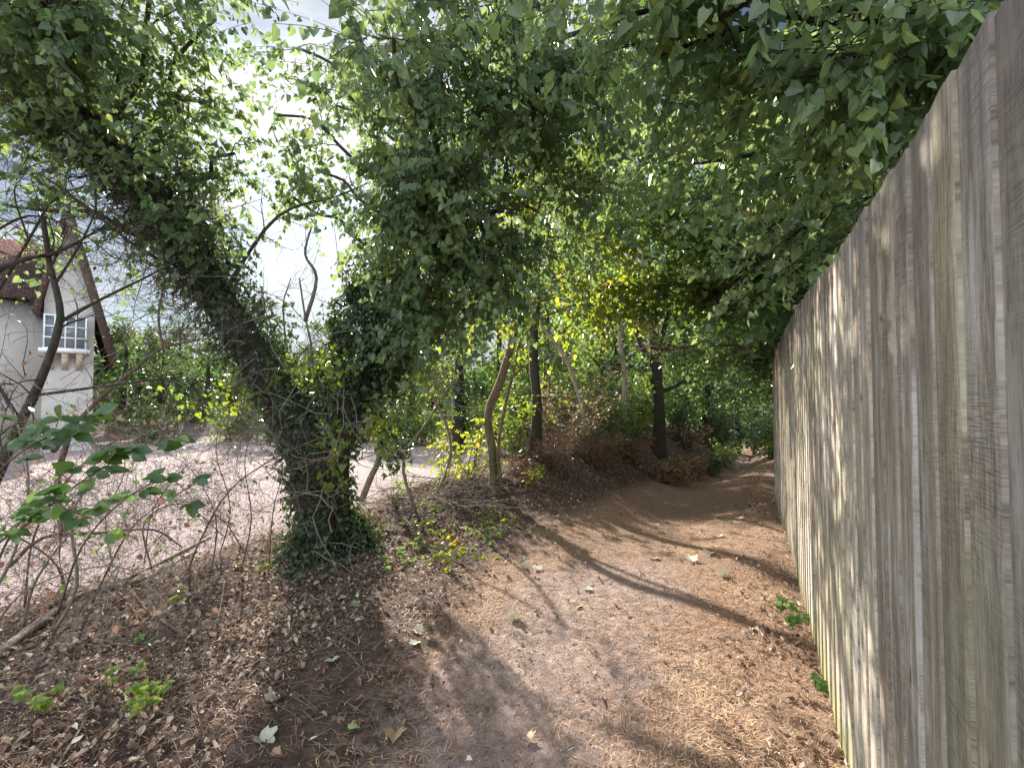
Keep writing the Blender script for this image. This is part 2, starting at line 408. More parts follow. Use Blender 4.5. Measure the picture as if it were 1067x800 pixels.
def ground_mat():
    m, nt, out = newmat('ground_soil'); g = NT(nt)
    pos = g.n('ShaderNodeNewGeometry').outputs['Position']
    at_ = g.n('ShaderNodeAttribute', attribute_name='zone')
    sep = g.n('ShaderNodeSeparateColor'); g.l(at_.outputs['Color'], sep.inputs[0])
    yard, path, wear = sep.outputs[0], sep.outputs[1], sep.outputs[2]
    n1 = g.noise(pos, 1.6, 4); n2 = g.noise(pos, 14, 6, .7); n3 = g.noise(pos, 70, 4, .7); n4 = g.noise(pos, 260, 2, .6)
    soil = g.ramp(n2, [(.28, (.038, .025, .021)), (.52, (.10, .067, .053)), (.75, (.20, .14, .11))])
    pth = g.ramp(n2, [(.3, (.19, .13, .112)), (.55, (.34, .258, .228)), (.75, (.48, .375, .335))])
    ndl = g.ramp(n3, [(.3, (.11, .063, .042)), (.5, (.25, .165, .125)), (.7, (.40, .285, .215))])
    # strands of needles, short streaks in two directions
    wv = g.n('ShaderNodeTexWave'); wv.inputs['Scale'].default_value = 30; wv.inputs['Distortion'].default_value = 18; wv.inputs['Detail'].default_value = 3; wv.inputs['Detail Scale'].default_value = 2.5
    g.l(pos, wv.inputs[0])
    ndl = g.mix(g.mapr(wv.outputs[1], .6, .95, 0, .35), ndl, (.50, .33, .20))
    pth = g.mix(g.mapr(n3, .5, .8, 0, .55), pth, (.12, .07, .05))
    fw = g.mapr(g.math('ADD', wear, g.math('MULTIPLY', g.math('SUBTRACT', n1, .5), .9)), .35, .65)
    pn = g.mix(fw, ndl, pth)
    fp = g.mapr(g.math('ADD', path, g.math('MULTIPLY', g.math('SUBTRACT', n2, .5), .9)), .25, .75)
    c = g.mix(fp, soil, pn)
    grv = g.ramp(n4, [(.25, (.20, .155, .158)), (.5, (.38, .305, .31)), (.72, (.54, .46, .465))])
    grv = g.mix(g.mapr(n2, .35, .7, 0, .5), grv, (.30, .235, .22))
    grv = g.mix(g.mapr(n1, .45, .65, 0, .35), grv, (.24, .19, .15))
    grv = g.mix(g.mapr(g.noise(pos, .55, 4, .6), .45, .62, 0, .45), grv, (.40, .315, .30))
    grv = g.mix(g.mapr(g.noise(pos, 5, 5, .75), .55, .7, 0, .6), grv, (.17, .12, .095))
    c = g.mix(yard, c, grv)
    c = g.mix(g.mapr(n4, .3, .45, .45, 0), c, (.25, .2, .18), 'MULTIPLY')
    bs = g.n('ShaderNodeBsdfPrincipled'); g.l(c, bs.inputs['Base Color']); bs.inputs['Roughness'].default_value = .95; bs.inputs['Specular IOR Level'].default_value = .15
    hh = g.math('ADD', g.math('MULTIPLY', n3, .7), g.math('ADD', g.math('MULTIPLY', n4, .25), n2))
    b = g.n('ShaderNodeBump'); b.inputs['Strength'].default_value = .9; b.inputs['Distance'].default_value = .03
    g.l(hh, b.inputs['Height']); g.l(b.outputs[0], bs.inputs['Normal']); g.l(bs.outputs[0], out.inputs[0])
    return m
M['ground'] = ground_mat()

def fence_mat():
    m, nt, out = newmat('weathered_boards'); g = NT(nt)
    # board-space coordinates: attribute 'uvw' = (along, height, board number)
    at_ = g.n('ShaderNodeAttribute', attribute_name='uvw'); v = at_.outputs['Vector']
    a = g.n('ShaderNodeAttribute', attribute_name='rnd').outputs['Fac']
    sep = g.n('ShaderNodeSeparateXYZ'); g.l(v, sep.inputs[0])
    def mp(x, y, z):
        k = g.n('ShaderNodeMapping'); k.inputs['Scale'].default_value = (x, y, z); g.l(v, k.inputs[0]); return k.outputs[0]
    grain = g.noise(mp(55, 4.5, 5), 1, 9, .74, 1.6)
    grain2 = g.noise(mp(330, 16, 9), 1, 5, .7)
    streak = g.noise(mp(8, 1.0, 3.1), 1, 8, .74, 1.4)
    saw = g.n('ShaderNodeTexNoise'); saw.inputs['Scale'].default_value = 1; saw.inputs['Detail'].default_value = 2
    rt = g.n('ShaderNodeMapping'); rt.inputs['Rotation'].default_value = (0, 0, R(7)); rt.inputs['Scale'].default_value = (16, 420, 33); g.l(v, rt.inputs[0]); g.l(rt.outputs[0], saw.inputs[0])
    big = g.noise(mp(.9, .8, .12), 1, 4)
    big2 = g.noise(mp(2.6, 1.3, .05), 1, 4)
    base = g.ramp(grain, [(.28, (.10, .083, .066)), (.41, (.32, .28, .235)), (.54, (.55, .51, .445)), (.74, (.78, .75, .70))])
    tint = g.ramp(a, [(0, (.62, .54, .44)), (.25, (.95, .89, .82)), (.5, (.86, .83, .66)), (.75, (1.0, .97, .98)), (.9, (.9, .88, .78)), (1, (.55, .46, .42))])
    c = g.mix(1., base, tint, 'MULTIPLY')
    c = g.mix(g.mapr(streak, .52, .66, 0, .7), c, (.085, .060, .045))
    c = g.mix(g.mapr(g.noise(mp(1.7, .5, .3), 1, 3), .5, .62, 0, .45), c, (.16, .13, .115))
    c = g.mix(g.mapr(g.noise(mp(20, 1.3, 7.7), 1, 5, .6), .53, .68, 0, .7), c, (.62, .59, .58))
    blot = g.noise(mp(10, 4.2, 4.4), 1, 8, .75, .8)
    c = g.mix(g.mapr(blot, .54, .72, 0, .5), c, (.13, .10, .09))
    c = g.mix(g.mapr(blot, .46, .30, 0, .5), c, (.50, .47, .45))
    # algae: green cast in broad patches and at the foot
    c = g.mix(g.math('MULTIPLY', g.mapr(big, .40, .66, 0, .75), g.mapr(streak, .3, .6, .5, 1.)), c, (.21, .20, .11))
    c = g.mix(g.math('MULTIPLY', g.mapr(sep.outputs[0], 1.15, .75), .55), c, (.25, .21, .225))
    foot = g.mapr(g.math('ADD', sep.outputs[1], g.math('MULTIPLY', big2, .25)), .12, .32, .8, 0)
    c = g.mix(foot, c, (.24, .23, .085))
    c = g.mix(g.mapr(sep.outputs[1], 1.75, 2.12, 0, .62), c, (.105, .078, .062))
    c = g.mix(g.math('MULTIPLY', g.mapr(saw.outputs[0], .46, .66, 0, .75), g.mapr(g.noise(mp(3, 2.1, 2.3), 1, 3), .42, .62, .1, 1)), c, (.11, .09, .08))
    c = g.mix(g.mapr(grain2, .56, .70, 0, .75), c, (.06, .045, .038))
    vo = g.n('ShaderNodeTexVoronoi'); vo.inputs['Scale'].default_value = 1; g.l(mp(6, 2.2, 1.), vo.inputs[0])
    c = g.mix(g.mapr(vo.outputs['Distance'], .03, .07, .85, 0), c, (.035, .022, .015))
    bs = g.n('ShaderNodeBsdfPrincipled'); g.l(c, bs.inputs['Base Color']); bs.inputs['Roughness'].default_value = .8; bs.inputs['Specular IOR Level'].default_value = .25
    h = g.math('ADD', grain, g.math('ADD', g.math('MULTIPLY', saw.outputs[0], .5), g.math('MULTIPLY', grain2, .5)))
    b = g.n('ShaderNodeBump'); b.inputs['Strength'].default_value = .55; b.inputs['Distance'].default_value = .004
    g.l(h, b.inputs['Height']); g.l(b.outputs[0], bs.inputs['Normal']); g.l(bs.outputs[0], out.inputs[0])
    return m
M['fence'] = fence_mat()

# ------------------------------------------------------------------ tagging
def tag(o, label=None, cat_=None, group=None, kind=None):
    if label: o['label'] = label
    if cat_: o['category'] = cat_
    if group: o['group'] = group
    if kind: o['kind'] = kind
    return o
def thing(name, loc, label, cat_, group=None):
    o = bpy.data.objects.new(name, None); C.objects.link(o); o.location = [float(v) for v in loc]; o.empty_display_size = .2
    return tag(o, label, cat_, group)

# ------------------------------------------------------------------ ground sheet (one height field, three surfaces)
def axis(lo, hi, f0, f1, fine, mx):
    a = list(np.arange(f0, f1, fine)); st_ = fine; x = f0
    while x > lo: st_ = min(st_*1.12, mx); x -= st_; a.insert(0, x)
    st_ = fine; x = a[-1]
    while x < hi: st_ = min(st_*1.08, mx); x += st_; a.append(x)
    return np.array(a)
gx = axis(-160, 160, -3.6, 3.2, .028, 8); gy = axis(-30, 260, .6, 6.6, .028, 8)
GX, GY = np.meshgrid(gx, gy, indexing='ij'); GZ = H(GX, GY)
far = sm(25, 60, np.hypot(GX, GY)); GZ = GZ*(1-far)+far*.1
S_, T_ = st(GX, GY)
ym = yardmask(GX, GY)
pl = -2.45+1.3*sm(7.5, 14, S_)+.35*sm(1, 4, -S_+4)*1.6+.3*(vn(GX*1.2, GY*1.2+30)-.5)
pm = sm(-.25, .95, T_-pl-.55*sm(3.5, 1.5, S_))*sm(40, 30, S_)*sm(1.3, .6, T_)
wear = np.exp(-((T_+1.05)/.75)**2)*(1-.75*sm(3.6, 5.5, S_))
nxg, nyg = GX.shape
idx = np.arange(nxg*nyg).reshape(nxg, nyg)
Q = np.stack([idx[:-1, :-1], idx[1:, :-1], idx[1:, 1:], idx[:-1, 1:]], -1).reshape(-1, 4)
cy = ym.ravel()[Q].mean(1); cp = pm.ravel()[Q].mean(1)
VV = np.stack([GX, GY, GZ], -1).reshape(-1, 3); ZC = np.stack([ym, pm, wear, np.ones_like(ym)], -1).reshape(-1, 4)
for nm, sel, lab in (('gravel_yard', cy > .5, None), ('footpath', (cp > .5) & (cy <= .5), None), ('ground', (cp <= .5) & (cy <= .5), None)):
    q = Q[sel]; used, inv = np.unique(q.ravel(), return_inverse=True)
    mb = MB(); mb.add(VV[used], [inv.reshape(-1, 4)])
    o = mb.build(nm, M['ground'], smooth=True); o['kind'] = 'structure'
    ca = o.data.attributes.new('zone', 'FLOAT_COLOR', 'POINT'); ca.data.foreach_set('color', ZC[used].astype(np.float32).ravel())

# ------------------------------------------------------------------ fence
def fence():
    b0 = xy(3.0, .42)
    root = thing('board_fence', (b0[0], b0[1], 0), 'tall close boarded fence of weathered grey wood running along the right of the path', 'fence')
    # centre line in path coordinates: straight, then bending away to the right at the far end
    line = []; s, t, ang = -1.6, .353, 0.0
    W = .143
    while s < 12.2:
        line.append((s, t, ang)); s += W*math.cos(ang); t += W*math.sin(ang)
        if s > 8.4: ang = min(ang+.035, .9)
    for _ in range(20): line.append((s, t, ang)); s += W*math.cos(ang); t += W*math.sin(ang); ang = min(ang+.05, 1.2)
    V = []; P = []; A = []; Uv = []; n0 = 0
    for k, (s, t, ang) in enumerate(line):
        r = RNG.random(); x0, y0 = xy(s, t)
        dx = np.array(xy(math.cos(ang), math.sin(ang))); dn = np.array([dx[1], -dx[0]])   # dn: away from path
        top = 2.09+.11*float(sm(1, 4.5, s))-.10*float(sm(7, 10, s))+RNG.normal()*.005+.012*math.sin(s*1.7)
        bot = float(H(x0, y0, False))-.25
        wv = W+.022; nu = 7; nz = 16
        warp = RNG.normal()*.0012; cup = RNG.normal()*.0012; lean = RNG.normal()*.0015
        for side in (0, 1):
            for i in range(nu):
                u = i/(nu-1)
                for j in range(nz):
                    w = j/(nz-1); z = bot+(top+(RNG.random()-.5)*.004*(j == nz-1)+(u-.5)*lean*3-bot)*w
                    # featheredge: thick edge overlaps thin edge of the next board
                    front = -.0075*(1-u)-.003-cup*math.sin(u*math.pi)-warp*w*w - .0015*vn(u*3+k*7, z*2, k)
                    d = front if side == 0 else .002+ .004*(1-u) -warp*w*w
                    q = np.array([x0, y0])+dx*(u*wv+lean*w)+dn*d
                    V.append((q[0], q[1], z)); A.append(r); Uv.append((s+u*wv, z-bot-.25, k*1.37))
        def I(sd, i, j): return n0+sd*nu*nz+i*nz+j
        for i in range(nu-1):
            for j in range(nz-1):
                P.append((I(0, i, j), I(0, i+1, j), I(0, i+1, j+1), I(0, i, j+1))); P.append((I(1, i, j), I(1, i, j+1), I(1, i+1, j+1), I(1, i+1, j)))
            P.append((I(0, i, nz-1), I(0, i+1, nz-1), I(1, i+1, nz-1), I(1, i, nz-1)))
        for j in range(nz-1):
            P.append((I(0, 0, j), I(0, 0, j+1), I(1, 0, j+1), I(1, 0, j))); P.append((I(0, nu-1, j), I(1, nu-1, j), I(1, nu-1, j+1), I(0, nu-1, j+1)))
        n0 += 2*nu*nz
    mb = MB(); mb.add(V, [np.array(P)], np.array(A))
    o = mb.build('board_panel', M['fence'], root)
    at_ = o.data.attributes.new('uvw', 'FLOAT_VECTOR', 'POINT'); at_.data.foreach_set('vector', np.array(Uv, np.float32).ravel())
fence()

# ------------------------------------------------------------------ trees
def px_path(rows):
    return np.array([at(*r) for r in rows])
def tree(name, label, trunk, tr, blobs, bark, leafm, extra=None, group=None, sides=10, cat_='tree', **kw):
    """trunk: list of points (first on the ground), tr: radii"""
    p = np.asarray(trunk, float); p[0, 2] = float(H(p[0, 0], p[0, 1]))-.08
    root = thing(name, p[0]+np.array([0, 0, .08]), label, cat_, group)
    P, r = cat(p, np.asarray(tr, float), 6)
    r = r*(1+.3*np.exp(-(P[:, 2]-P[0, 2])/.18)*(np.arange(len(P)) < 8))
    w = MB(); w.tube(P, r, sides, rough=.12)
    br = MB(); lf = MB()
    # the crown hangs from limbs; the limbs and twigs are one branching mesh
    crown(P, r, blobs, br, lf, **kw)
    if extra: extra(root, P, r, w, br, lf)
    w.build('trunk', M[bark], root, True)
    if br.V: br.build('branches', M[bark], root)
    if lf.V: lf.build('crown', M[leafm], root)
    return root

# --- the ivy clad tree on the bank, left
def ivy_tree():
    b = on(338, 572)
    root = thing('ivy_tree', b, 'large leaning tree smothered in dark ivy on the bank between path and yard', 'tree')
    D0 = b[1]
    Lp = np.array([b-[0, 0, .1]]+[at(*q) for q in [(332, 520, D0+.03), (318, 470, D0+.05), (292, 415, D0), (258, 360, D0-.1), (222, 300, D0-.15), (185, 238, D0-.2), (140, 180, D0-.25), (85, 118, D0-.3), (20, 55, D0-.4), (-60, -10, D0-.5), (-150, -80, D0-.6)]])
    Rp = np.array([b+[.03, .05, -.1]]+[at(*q) for q in [(345, 520, D0+.1), (352, 470, D0+.15), (374, 410, D0+.3), (392, 350, D0+.4), (425, 285, D0+.5), (470, 215, D0+.5), (512, 140, D0+.5), (545, 50, D0+.5), (570, -60, D0+.5)]])
    lr = np.array([.24, .18, .19, .17, .155, .145, .135, .12, .11, .10, .085, .07])
    rr = np.array([.2, .17, .14, .12, .115, .11, .10, .09, .08, .07])
    L, l = cat(Lp, lr, 5); Rr, r = cat(Rp, rr, 5)
    w = MB(); w.tube(L, l, 14, rough=.15); w.tube(Rr, r, 12, rough=.15)
    w.build('trunk', M['bark_dark'], root, True)
    iv = MB()
    def coat(P, rad, n, **k): ivy_on(iv, P, rad, n, **k)
    zl = np.linspace(0, 1, len(L))
    coat(L, np.interp(zl, [0, .10, .2, .4, .6, .8, 1], [.33, .25, .19, .20, .22, .22, .2]), 6500, size=.055)
    coat(L, np.interp(zl, [0, .1, .25, 1], [.25, .20, .12, .12]), 3500, size=.05, thick=.05)
    zr = np.linspace(0, 1, len(Rr))
    coat(Rr, np.interp(zr, [0, .2, .35, .45, .6, 1], [.22, .14, .26, .34, .30, .24]), 6500, size=.055)
    # ivy bulge in the fork, a tongue of ivy hanging from it, a stub of ivy at the foot
    blob_leaves(iv, at(392, 350, D0+.3), (.42, .36, .46), 2600, .055)
    blob_leaves(iv, at(368, 385, D0+.25), (.34, .28, .3), 1300, .055)
    blob_leaves(iv, at(412, 425, D0+.35), (.20, .20, .52), 1300, .05)
    blob_leaves(iv, at(398, 300, D0+.4), (.36, .3, .4), 1400, .055)
    blob_leaves(iv, at(338, 405, D0+.1), (.30, .25, .26), 1100, .05)
    blob_leaves(iv, at(262, 345, D0), (.36, .3, .36), 480, .055)
    blob_leaves(iv, at(215, 270, D0-.1), (.40, .3, .36), 480, .055)
    blob_leaves(iv, at(160, 190, D0-.2), (.42, .3, .36), 480, .055)
    f = on(366, 572); ivy_on(iv, np.array([f, f+[0, 0, .12], f+[.02, 0, .3]]), np.array([.15, .13, .06]), 1100, size=.045)
    ivy_on(iv, np.array([b-[0, 0, .05], b+[0, 0, .12]]), np.array([.33, .28]), 800, size=.045, hang=.3)
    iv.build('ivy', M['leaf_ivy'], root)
    # lit young ivy leaves in the crotch
    yl = MB()
    for q, rad, n in (((345, 385, D0-.25), (.2, .12, .2), 90), ((300, 392, D0-.25), (.22, .1, .18), 50), ((250, 410, D0-.2), (.25, .12, .2), 70), ((350, 470, D0-.3), (.12, .1, .35), 90), ((395, 440, D0), (.16, .1, .25), 120), ((210, 425, D0-.1), (.3, .15, .14), 26), ((165, 410, D0-.1), (.22, .1, .08), 14)):
        blob_leaves(yl, at(*q), rad, n, .06, 'heart', shell=.1)
    yl.build('young_ivy', M['leaf_lime'], root)
    # bare dead ivy stems and twigs that hang in front of the trunk
    tw = MB()
    for P, lo, hi, m in ((L, 2, 50, 95), (Rr, 6, 38, 34)):
        for _ in range(m):
            i = RNG.integers(lo, hi); p = P[i]+RNG.normal(size=3)*[.22, .12, .15]-[0, .25, 0]
            q = [p]; d = norm(RNG.normal(size=3)*[1, .35, .8]+[0, -.1, -.1])
            ln = RNG.uniform(.4, 1.1)
            for _k in range(6): d = norm(d+RNG.normal(size=3)*.33+[0, 0, -.07]); q.append(q[-1]+d*ln/6)
            tw.tube(q, np.linspace(1, .4, 7)*RNG.uniform(.0025, .006), 4, cap=False, rnd=RNG.random())
            if RNG.random() < .5: rtwigs(tw, q, .003, 3, .35, 0)
    # the hoop of pale twigs at the trunk's waist
    for _ in range(20):
        c = at(342+RNG.normal()*22, 468+RNG.normal()*22, D0-.40); a0 = RNG.uniform(0, 6.28); rx, rz = RNG.uniform(.2, .42), RNG.uniform(.12, .38)
        th = np.linspace(a0, a0+RNG.uniform(.7, 2.2), 9)
        q = c+np.stack([np.cos(th)*rx, RNG.normal()*.1+np.sin(th*1.7)*.06, np.sin(th)*rz], -1)+np.cumsum(RNG.normal(size=(9, 3))*.018, 0)+RNG.normal(size=3)*[.1, .05, .1]
        tw.tube(q, np.linspace(1, .5, 9)*RNG.uniform(.003, .006), 4, cap=False, rnd=RNG.random())
        rtwigs(tw, q, .003, 3, .22, 0)
    tw.build('dead_twigs', M['twig_dead'], root)
    bt = MB()
    rtwigs(bt, L[8:], .011, 95, .75, 1, wigg=.3); rtwigs(bt, L[22:46], .012, 60, .9, 1, wigg=.3); rtwigs(bt, Rr[8:30], .009, 45, .6, 1, wigg=.3)
    bt.build('bare_twigs', M['bark'], root)
    # leafy crown
    br = MB(); lf = MB()
    A = lambda px, py, d: at(px, py, d)
    crown(L, l, [
        (A(40, 40, 3.3), (.9, .7, .55), 120), (A(120, 60, 3.6), (.8, .7, .6), 114), (A(190, 90, 3.7), (.6, .6, .55), 54), (A(60, 130, 3.6), (.8, .6, .45), 72),
        (A(170, 170, 3.7), (.55, .5, .45), 48), (A(10, 10, 3.0), (.8, .6, .5), 72), (A(230, 230, 3.9), (.40, .4, .40), 30), (A(140, 240, 3.8), (.5, .5, .45), 36),
        (A(225, 20, 3.6), (.6, .6, .5), 24), (A(10, 215, 3.8), (.5, .4, .35), 27), (A(245, 160, 4.0), (.45, .5, .6), 24), (A(-60, 60, 3.3), (.9, .7, .8), 72),
        (A(0, -60, 2.6), (1.2, .8, .5), 72), (A(150, -80, 2.8), (1.2, .8, .5), 66)],
        br, lf, size=.060, kind='heart', k=13, limb_r=.028, hang=.8, near=1.2, cull=.8)
    crown(Rr, r, [
        (A(350, 110, 4.6), (.6, .5, .9), 60), (A(290, 120, 4.6), (.5, .4, .5), 26), (A(335, 180, 4.7), (.5, .4, .5), 26), (A(380, 220, 4.6), (.28, .4, .5), 23), (A(305, 205, 4.8), (.5, .4, .22), 20), (A(310, 50, 4.5), (.6, .5, .6), 23), (A(390, 60, 4.2), (.45, .5, .7), 51),
        (A(430, 150, 3.8), (.45, .5, .6), 148), (A(440, 240, 3.9), (.42, .4, .5), 148), (A(480, 180, 3.6), (.5, .5, .6), 156), (A(500, 270, 4.0), (.45, .4, .45), 124), (A(540, 110, 3.8), (.6, .5, .6), 140),
        (A(420, 320, 4.2), (.3, .3, .35), 62), (A(560, 220, 4.1), (.5, .5, .6), 132), (A(480, 60, 3.5), (.7, .6, .6), 148), (A(600, 120, 4.1), (.6, .6, .7), 132), (A(520, -20, 3.2), (.9, .7, .6), 117),
        (A(410, 40, 2.6), (.45, .4, .35), 46), (A(620, 60, 3.4), (.6, .5, .6), 93), (A(640, 190, 4.4), (.6, .6, .5), 85), (A(470, 320, 4.1), (.35, .35, .25), 70), (A(435, 345, 4.2), (.25, .3, .25), 55), (A(530, 310, 4.4), (.35, .35, .25), 60), (A(400, 180, 4.0), (.3, .35, .45), 60), (A(590, 250, 5.0), (.5, .5, .3), 60)],
        br, lf, size=.062, kind='heart', k=12, limb_r=.026, hang=.95, near=1.2, cull=.6)
    # a long horizontal dead branch reaching left to right above the yard
    for rows, r0 in (([(215, 290, 4.2), (150, 262, 3.9), (90, 215, 3.6), (40, 180, 3.4)], .016), ([(235, 300, 4.2), (290, 225, 4.5), (350, 205, 4.8), (385, 190, 4.9)], .018)):
        q = px_path(rows); br.tube(q, np.linspace(1, .4, len(q))*r0, 6, sub=4, rough=.15); rtwigs(br, q, r0*.6, 14, .5, 1)
    br.build('branches', M['bark'], root); lf.build('crown', M['leaf_crown'], root)
ivy_tree()

# --- tree behind the fence whose crown overhangs the path
A = at
def ground_xy(s, t): x, y = xy(s, t); return np.array([x, y, float(H(x, y))])
g = ground_xy(4.2, 2.6)
tree('overhanging_tree', 'leafy tree behind the near fence overhanging the path, broad grey green leaves', [g, g+[-.1, 0, 1.6], g+[-.5, -.1, 3.2], g+[-1.0, -.2, 4.6], g+[-1.3, -.3, 6.2]], [.17, .15, .13, .10, .06], [
    (A(985, 40, 2.3), (.45, .5, .45), 57), (A(905, 110, 2.6), (.55, .5, .45), 75), (A(860, 60, 2.4), (.55, .5, .45), 68), (A(930, 10, 2.2), (.55, .5, .4), 57), (A(840, 180, 3.2), (.6, .6, .6), 93), (A(780, 100, 2.9), (.6, .6, .55), 82),
    (A(750, 20, 2.5), (.6, .6, .5), 64), (A(680, 60, 2.8), (.55, .5, .5), 57), (A(820, 250, 4.0), (.7, .7, .7), 108), (A(730, 170, 3.6), (.65, .6, .6), 72), (A(900, 200, 3.9), (.5, .6, .5), 57), (A(640, 20, 2.6), (.5, .5, .4), 39),
    (A(820, -60, 2.2), (.9, .7, .5), 57), (A(620, -80, 2.2), (.9, .7, .4), 50)],
    'bark_dark', 'leaf_over', size=.075, kind='heart', k=10, limb_r=.03, hang=.95, L=(.25, .5), near=1.25, cull=.8)

g = ground_xy(8.2, 2.2)
tree('maple_tree', 'dark maple with layered lobed leaves reaching over the far end of the fence', [g, g+[-.2, -.1, 1.8], g+[-.5, -.1, 3.6], g+[-.6, 0, 5.6], g+[-.6, 0, 8]], [.16, .15, .13, .1, .06], [
    (A(800, 290, 5.6), (.9, .8, .5), 150), (A(760, 230, 5.8), (.9, .8, .5), 120), (A(840, 240, 6.0), (.8, .8, .7), 120), (A(770, 330, 7.2), (.9, .8, .5), 120), (A(700, 290, 6.6), (.8, .8, .5), 60), (A(800, 180, 6.2), (1.1, .9, .8), 150),
    (A(720, 170, 6.5), (1.0, .9, .7), 100), (A(870, 150, 6.2), (.9, .9, .9), 120), (A(780, 90, 6.2), (1.2, 1, .8), 130), (A(820, 350, 8.2), (.7, .8, .6), 110), (A(780, 375, 8.6), (.7, .8, .4), 80), (A(690, 100, 6.8), (1.1, 1, .8), 90), (A(930, 60, 6), (1.2, 1, .9), 90)],
    'bark_dark', 'leaf_dark', size=.11, kind='maple', k=9, limb_r=.045, hang=.35, L=(.3, .6), upn=1.3, cull=.7)

g = ground_xy(7.4, 1.6)
tree('hazel_tree', 'tree behind the fence middle whose long sprays hang low over the far path', [g, g+[-.15, -.1, 2.0], g+[-.7, 0, 3.6], g+[-1.6, .2, 4.6]], [.12, .10, .085, .05], [
    (A(700, 250, 5.8), (.7, .6, .5), 110), (A(650, 230, 6.0), (.7, .6, .5), 90), (A(745, 300, 6.6), (.6, .6, .4), 90), (A(700, 320, 7.2), (.7, .6, .4), 80), (A(620, 300, 7.2), (.6, .6, .4), 70), (A(760, 360, 8.6), (.7, .7, .4), 90), (A(790, 400, 10.5), (.7, .6, .4), 110), (A(735, 375, 9.6), (.7, .6, .4), 80), (A(680, 370, 9.2), (.6, .6, .35), 55)],
    'bark', 'leaf_green', size=.085, kind='heart', k=10, limb_r=.03, hang=.7, L=(.3, .6), cull=.6)

# --- saplings and trunks along the left bank
b1 = on(516, 505)
def sap(root, P, r, w, br, lf):
    q = px_path([(524, 510, b1[1]-.15), (519, 470, b1[1]-.1), (527, 420, b1[1]-.1), (541, 360, b1[1]-.1), (548, 300, b1[1])]); q[0, 2] = H(q[0, 0], q[0, 1])-.05
    w.tube(q, [.032, .026, .023, .02, .012], 8, sub=5, rough=.15)
    q = px_path([(535, 300, b1[1]), (500, 300, b1[1]-.2), (470, 330, b1[1]-.5), (436, 366, b1[1]-.8), (425, 380, b1[1]-.9)])
    w.tube(q, [.05, .045, .045, .05, .03], 8, sub=5, rough=.2); rtwigs(br, q, .02, 22, 1.0, 1)
tree('sapling', 'slender curved sapling with tan bark and yellow leaves at the path edge', [b1]+[A(*q) for q in [(513, 470, b1[1]), (509, 430, b1[1]), (524, 390, b1[1]), (536, 340, b1[1]), (534, 290, b1[1]), (560, 210, b1[1]), (575, 120, b1[1])]], [.075, .06, .058, .056, .056, .05, .04, .03], [
    (A(520, 300, 6.0), (.6, .5, .3), 110), (A(580, 300, 6.0), (.6, .5, .35), 130), (A(560, 335, 6.3), (.5, .4, .25), 60), (A(460, 320, 5.8), (.4, .4, .3), 40), (A(620, 260, 6.4), (.7, .6, .4), 120), (A(550, 230, 6.5), (.8, .6, .5), 120), (A(650, 320, 6.6), (.6, .5, .3), 80), (A(600, 180, 6.5), (.8, .7, .6), 110), (A(690, 300, 6.8), (.6, .5, .35), 70)],
    'bark_tan', 'leaf_yellow', extra=sap, size=.08, kind='ovate', k=9, limb_r=.02, hang=.6)

b2 = on(558, 478)
tree('straight_tree', 'straight dark trunked tree standing just behind the curved sapling', [b2]+[A(*q) for q in [(559, 420, b2[1]), (556, 360, b2[1]), (562, 290, b2[1]), (575, 180, b2[1]), (585, 40, b2[1]), (590, -100, b2[1])]], [.105, .085, .08, .075, .07, .06, .04], [
    (A(600, 200, 8.5), (1.2, 1, .8), 100), (A(660, 140, 8.5), (1.2, 1, .9), 110), (A(540, 120, 8.5), (1.2, 1, .9), 90), (A(620, 60, 8.5), (1.4, 1.1, 1), 120), (A(520, 20, 8.5), (1.2, 1.1, 1), 90), (A(700, 30, 8.5), (1.3, 1.1, 1.0), 110), (A(590, 290, 9), (1.0, .9, .5), 70), (A(640, 250, 9), (.9, .9, .6), 60)],
    'bark_dark', 'leaf_green', size=.10, kind='ovate', k=11, limb_r=.045, L=(.4, .8))

b3 = on(611, 468)
tree('pale_sapling', 'pale leaning sapling in the undergrowth with a bent thin stem', [b3]+[A(*q) for q in [(608, 430, b3[1]), (598, 395, b3[1]), (588, 370, b3[1]), (560, 335, b3[1])]], [.06, .05, .045, .04, .025], [
    (A(580, 345, 9), (.7, .6, .4), 45), (A(540, 360, 9), (.6, .6, .4), 35), (A(610, 360, 9.3), (.6, .6, .4), 30)], 'bark_pale', 'leaf_lime', size=.09, kind='ovate', k=9, limb_r=.02)
b4 = on(652, 466)
tree('pale_sapling', 'upright pale barked sapling between the leaning sapling and the thick dark trunk', [b4]+[A(*q) for q in [(650, 430, b4[1]), (651, 390, b4[1]), (646, 350, b4[1]), (655, 290, b4[1])]], [.07, .06, .055, .05, .03], [
    (A(650, 330, 10), (.8, .7, .5), 60), (A(630, 380, 10), (.6, .6, .4), 35), (A(680, 360, 10.4), (.7, .6, .5), 45)], 'bark_pale', 'leaf_pink', size=.09, kind='ovate', k=9, limb_r=.02)
b5 = on(686, 474)
def fork(root, P, r, w, br, lf):
    q = px_path([(682, 400, b5[1]), (665, 350, b5[1]), (640, 290, b5[1]), (630, 250, b5[1])]); w.tube(q, [.08, .07, .06, .04], 8, sub=5, rough=.15)
    q = px_path([(684, 370, b5[1]), (700, 320, b5[1]), (730, 280, b5[1]), (760, 240, b5[1])]); w.tube(q, [.07, .06, .05, .035], 8, sub=5, rough=.15)
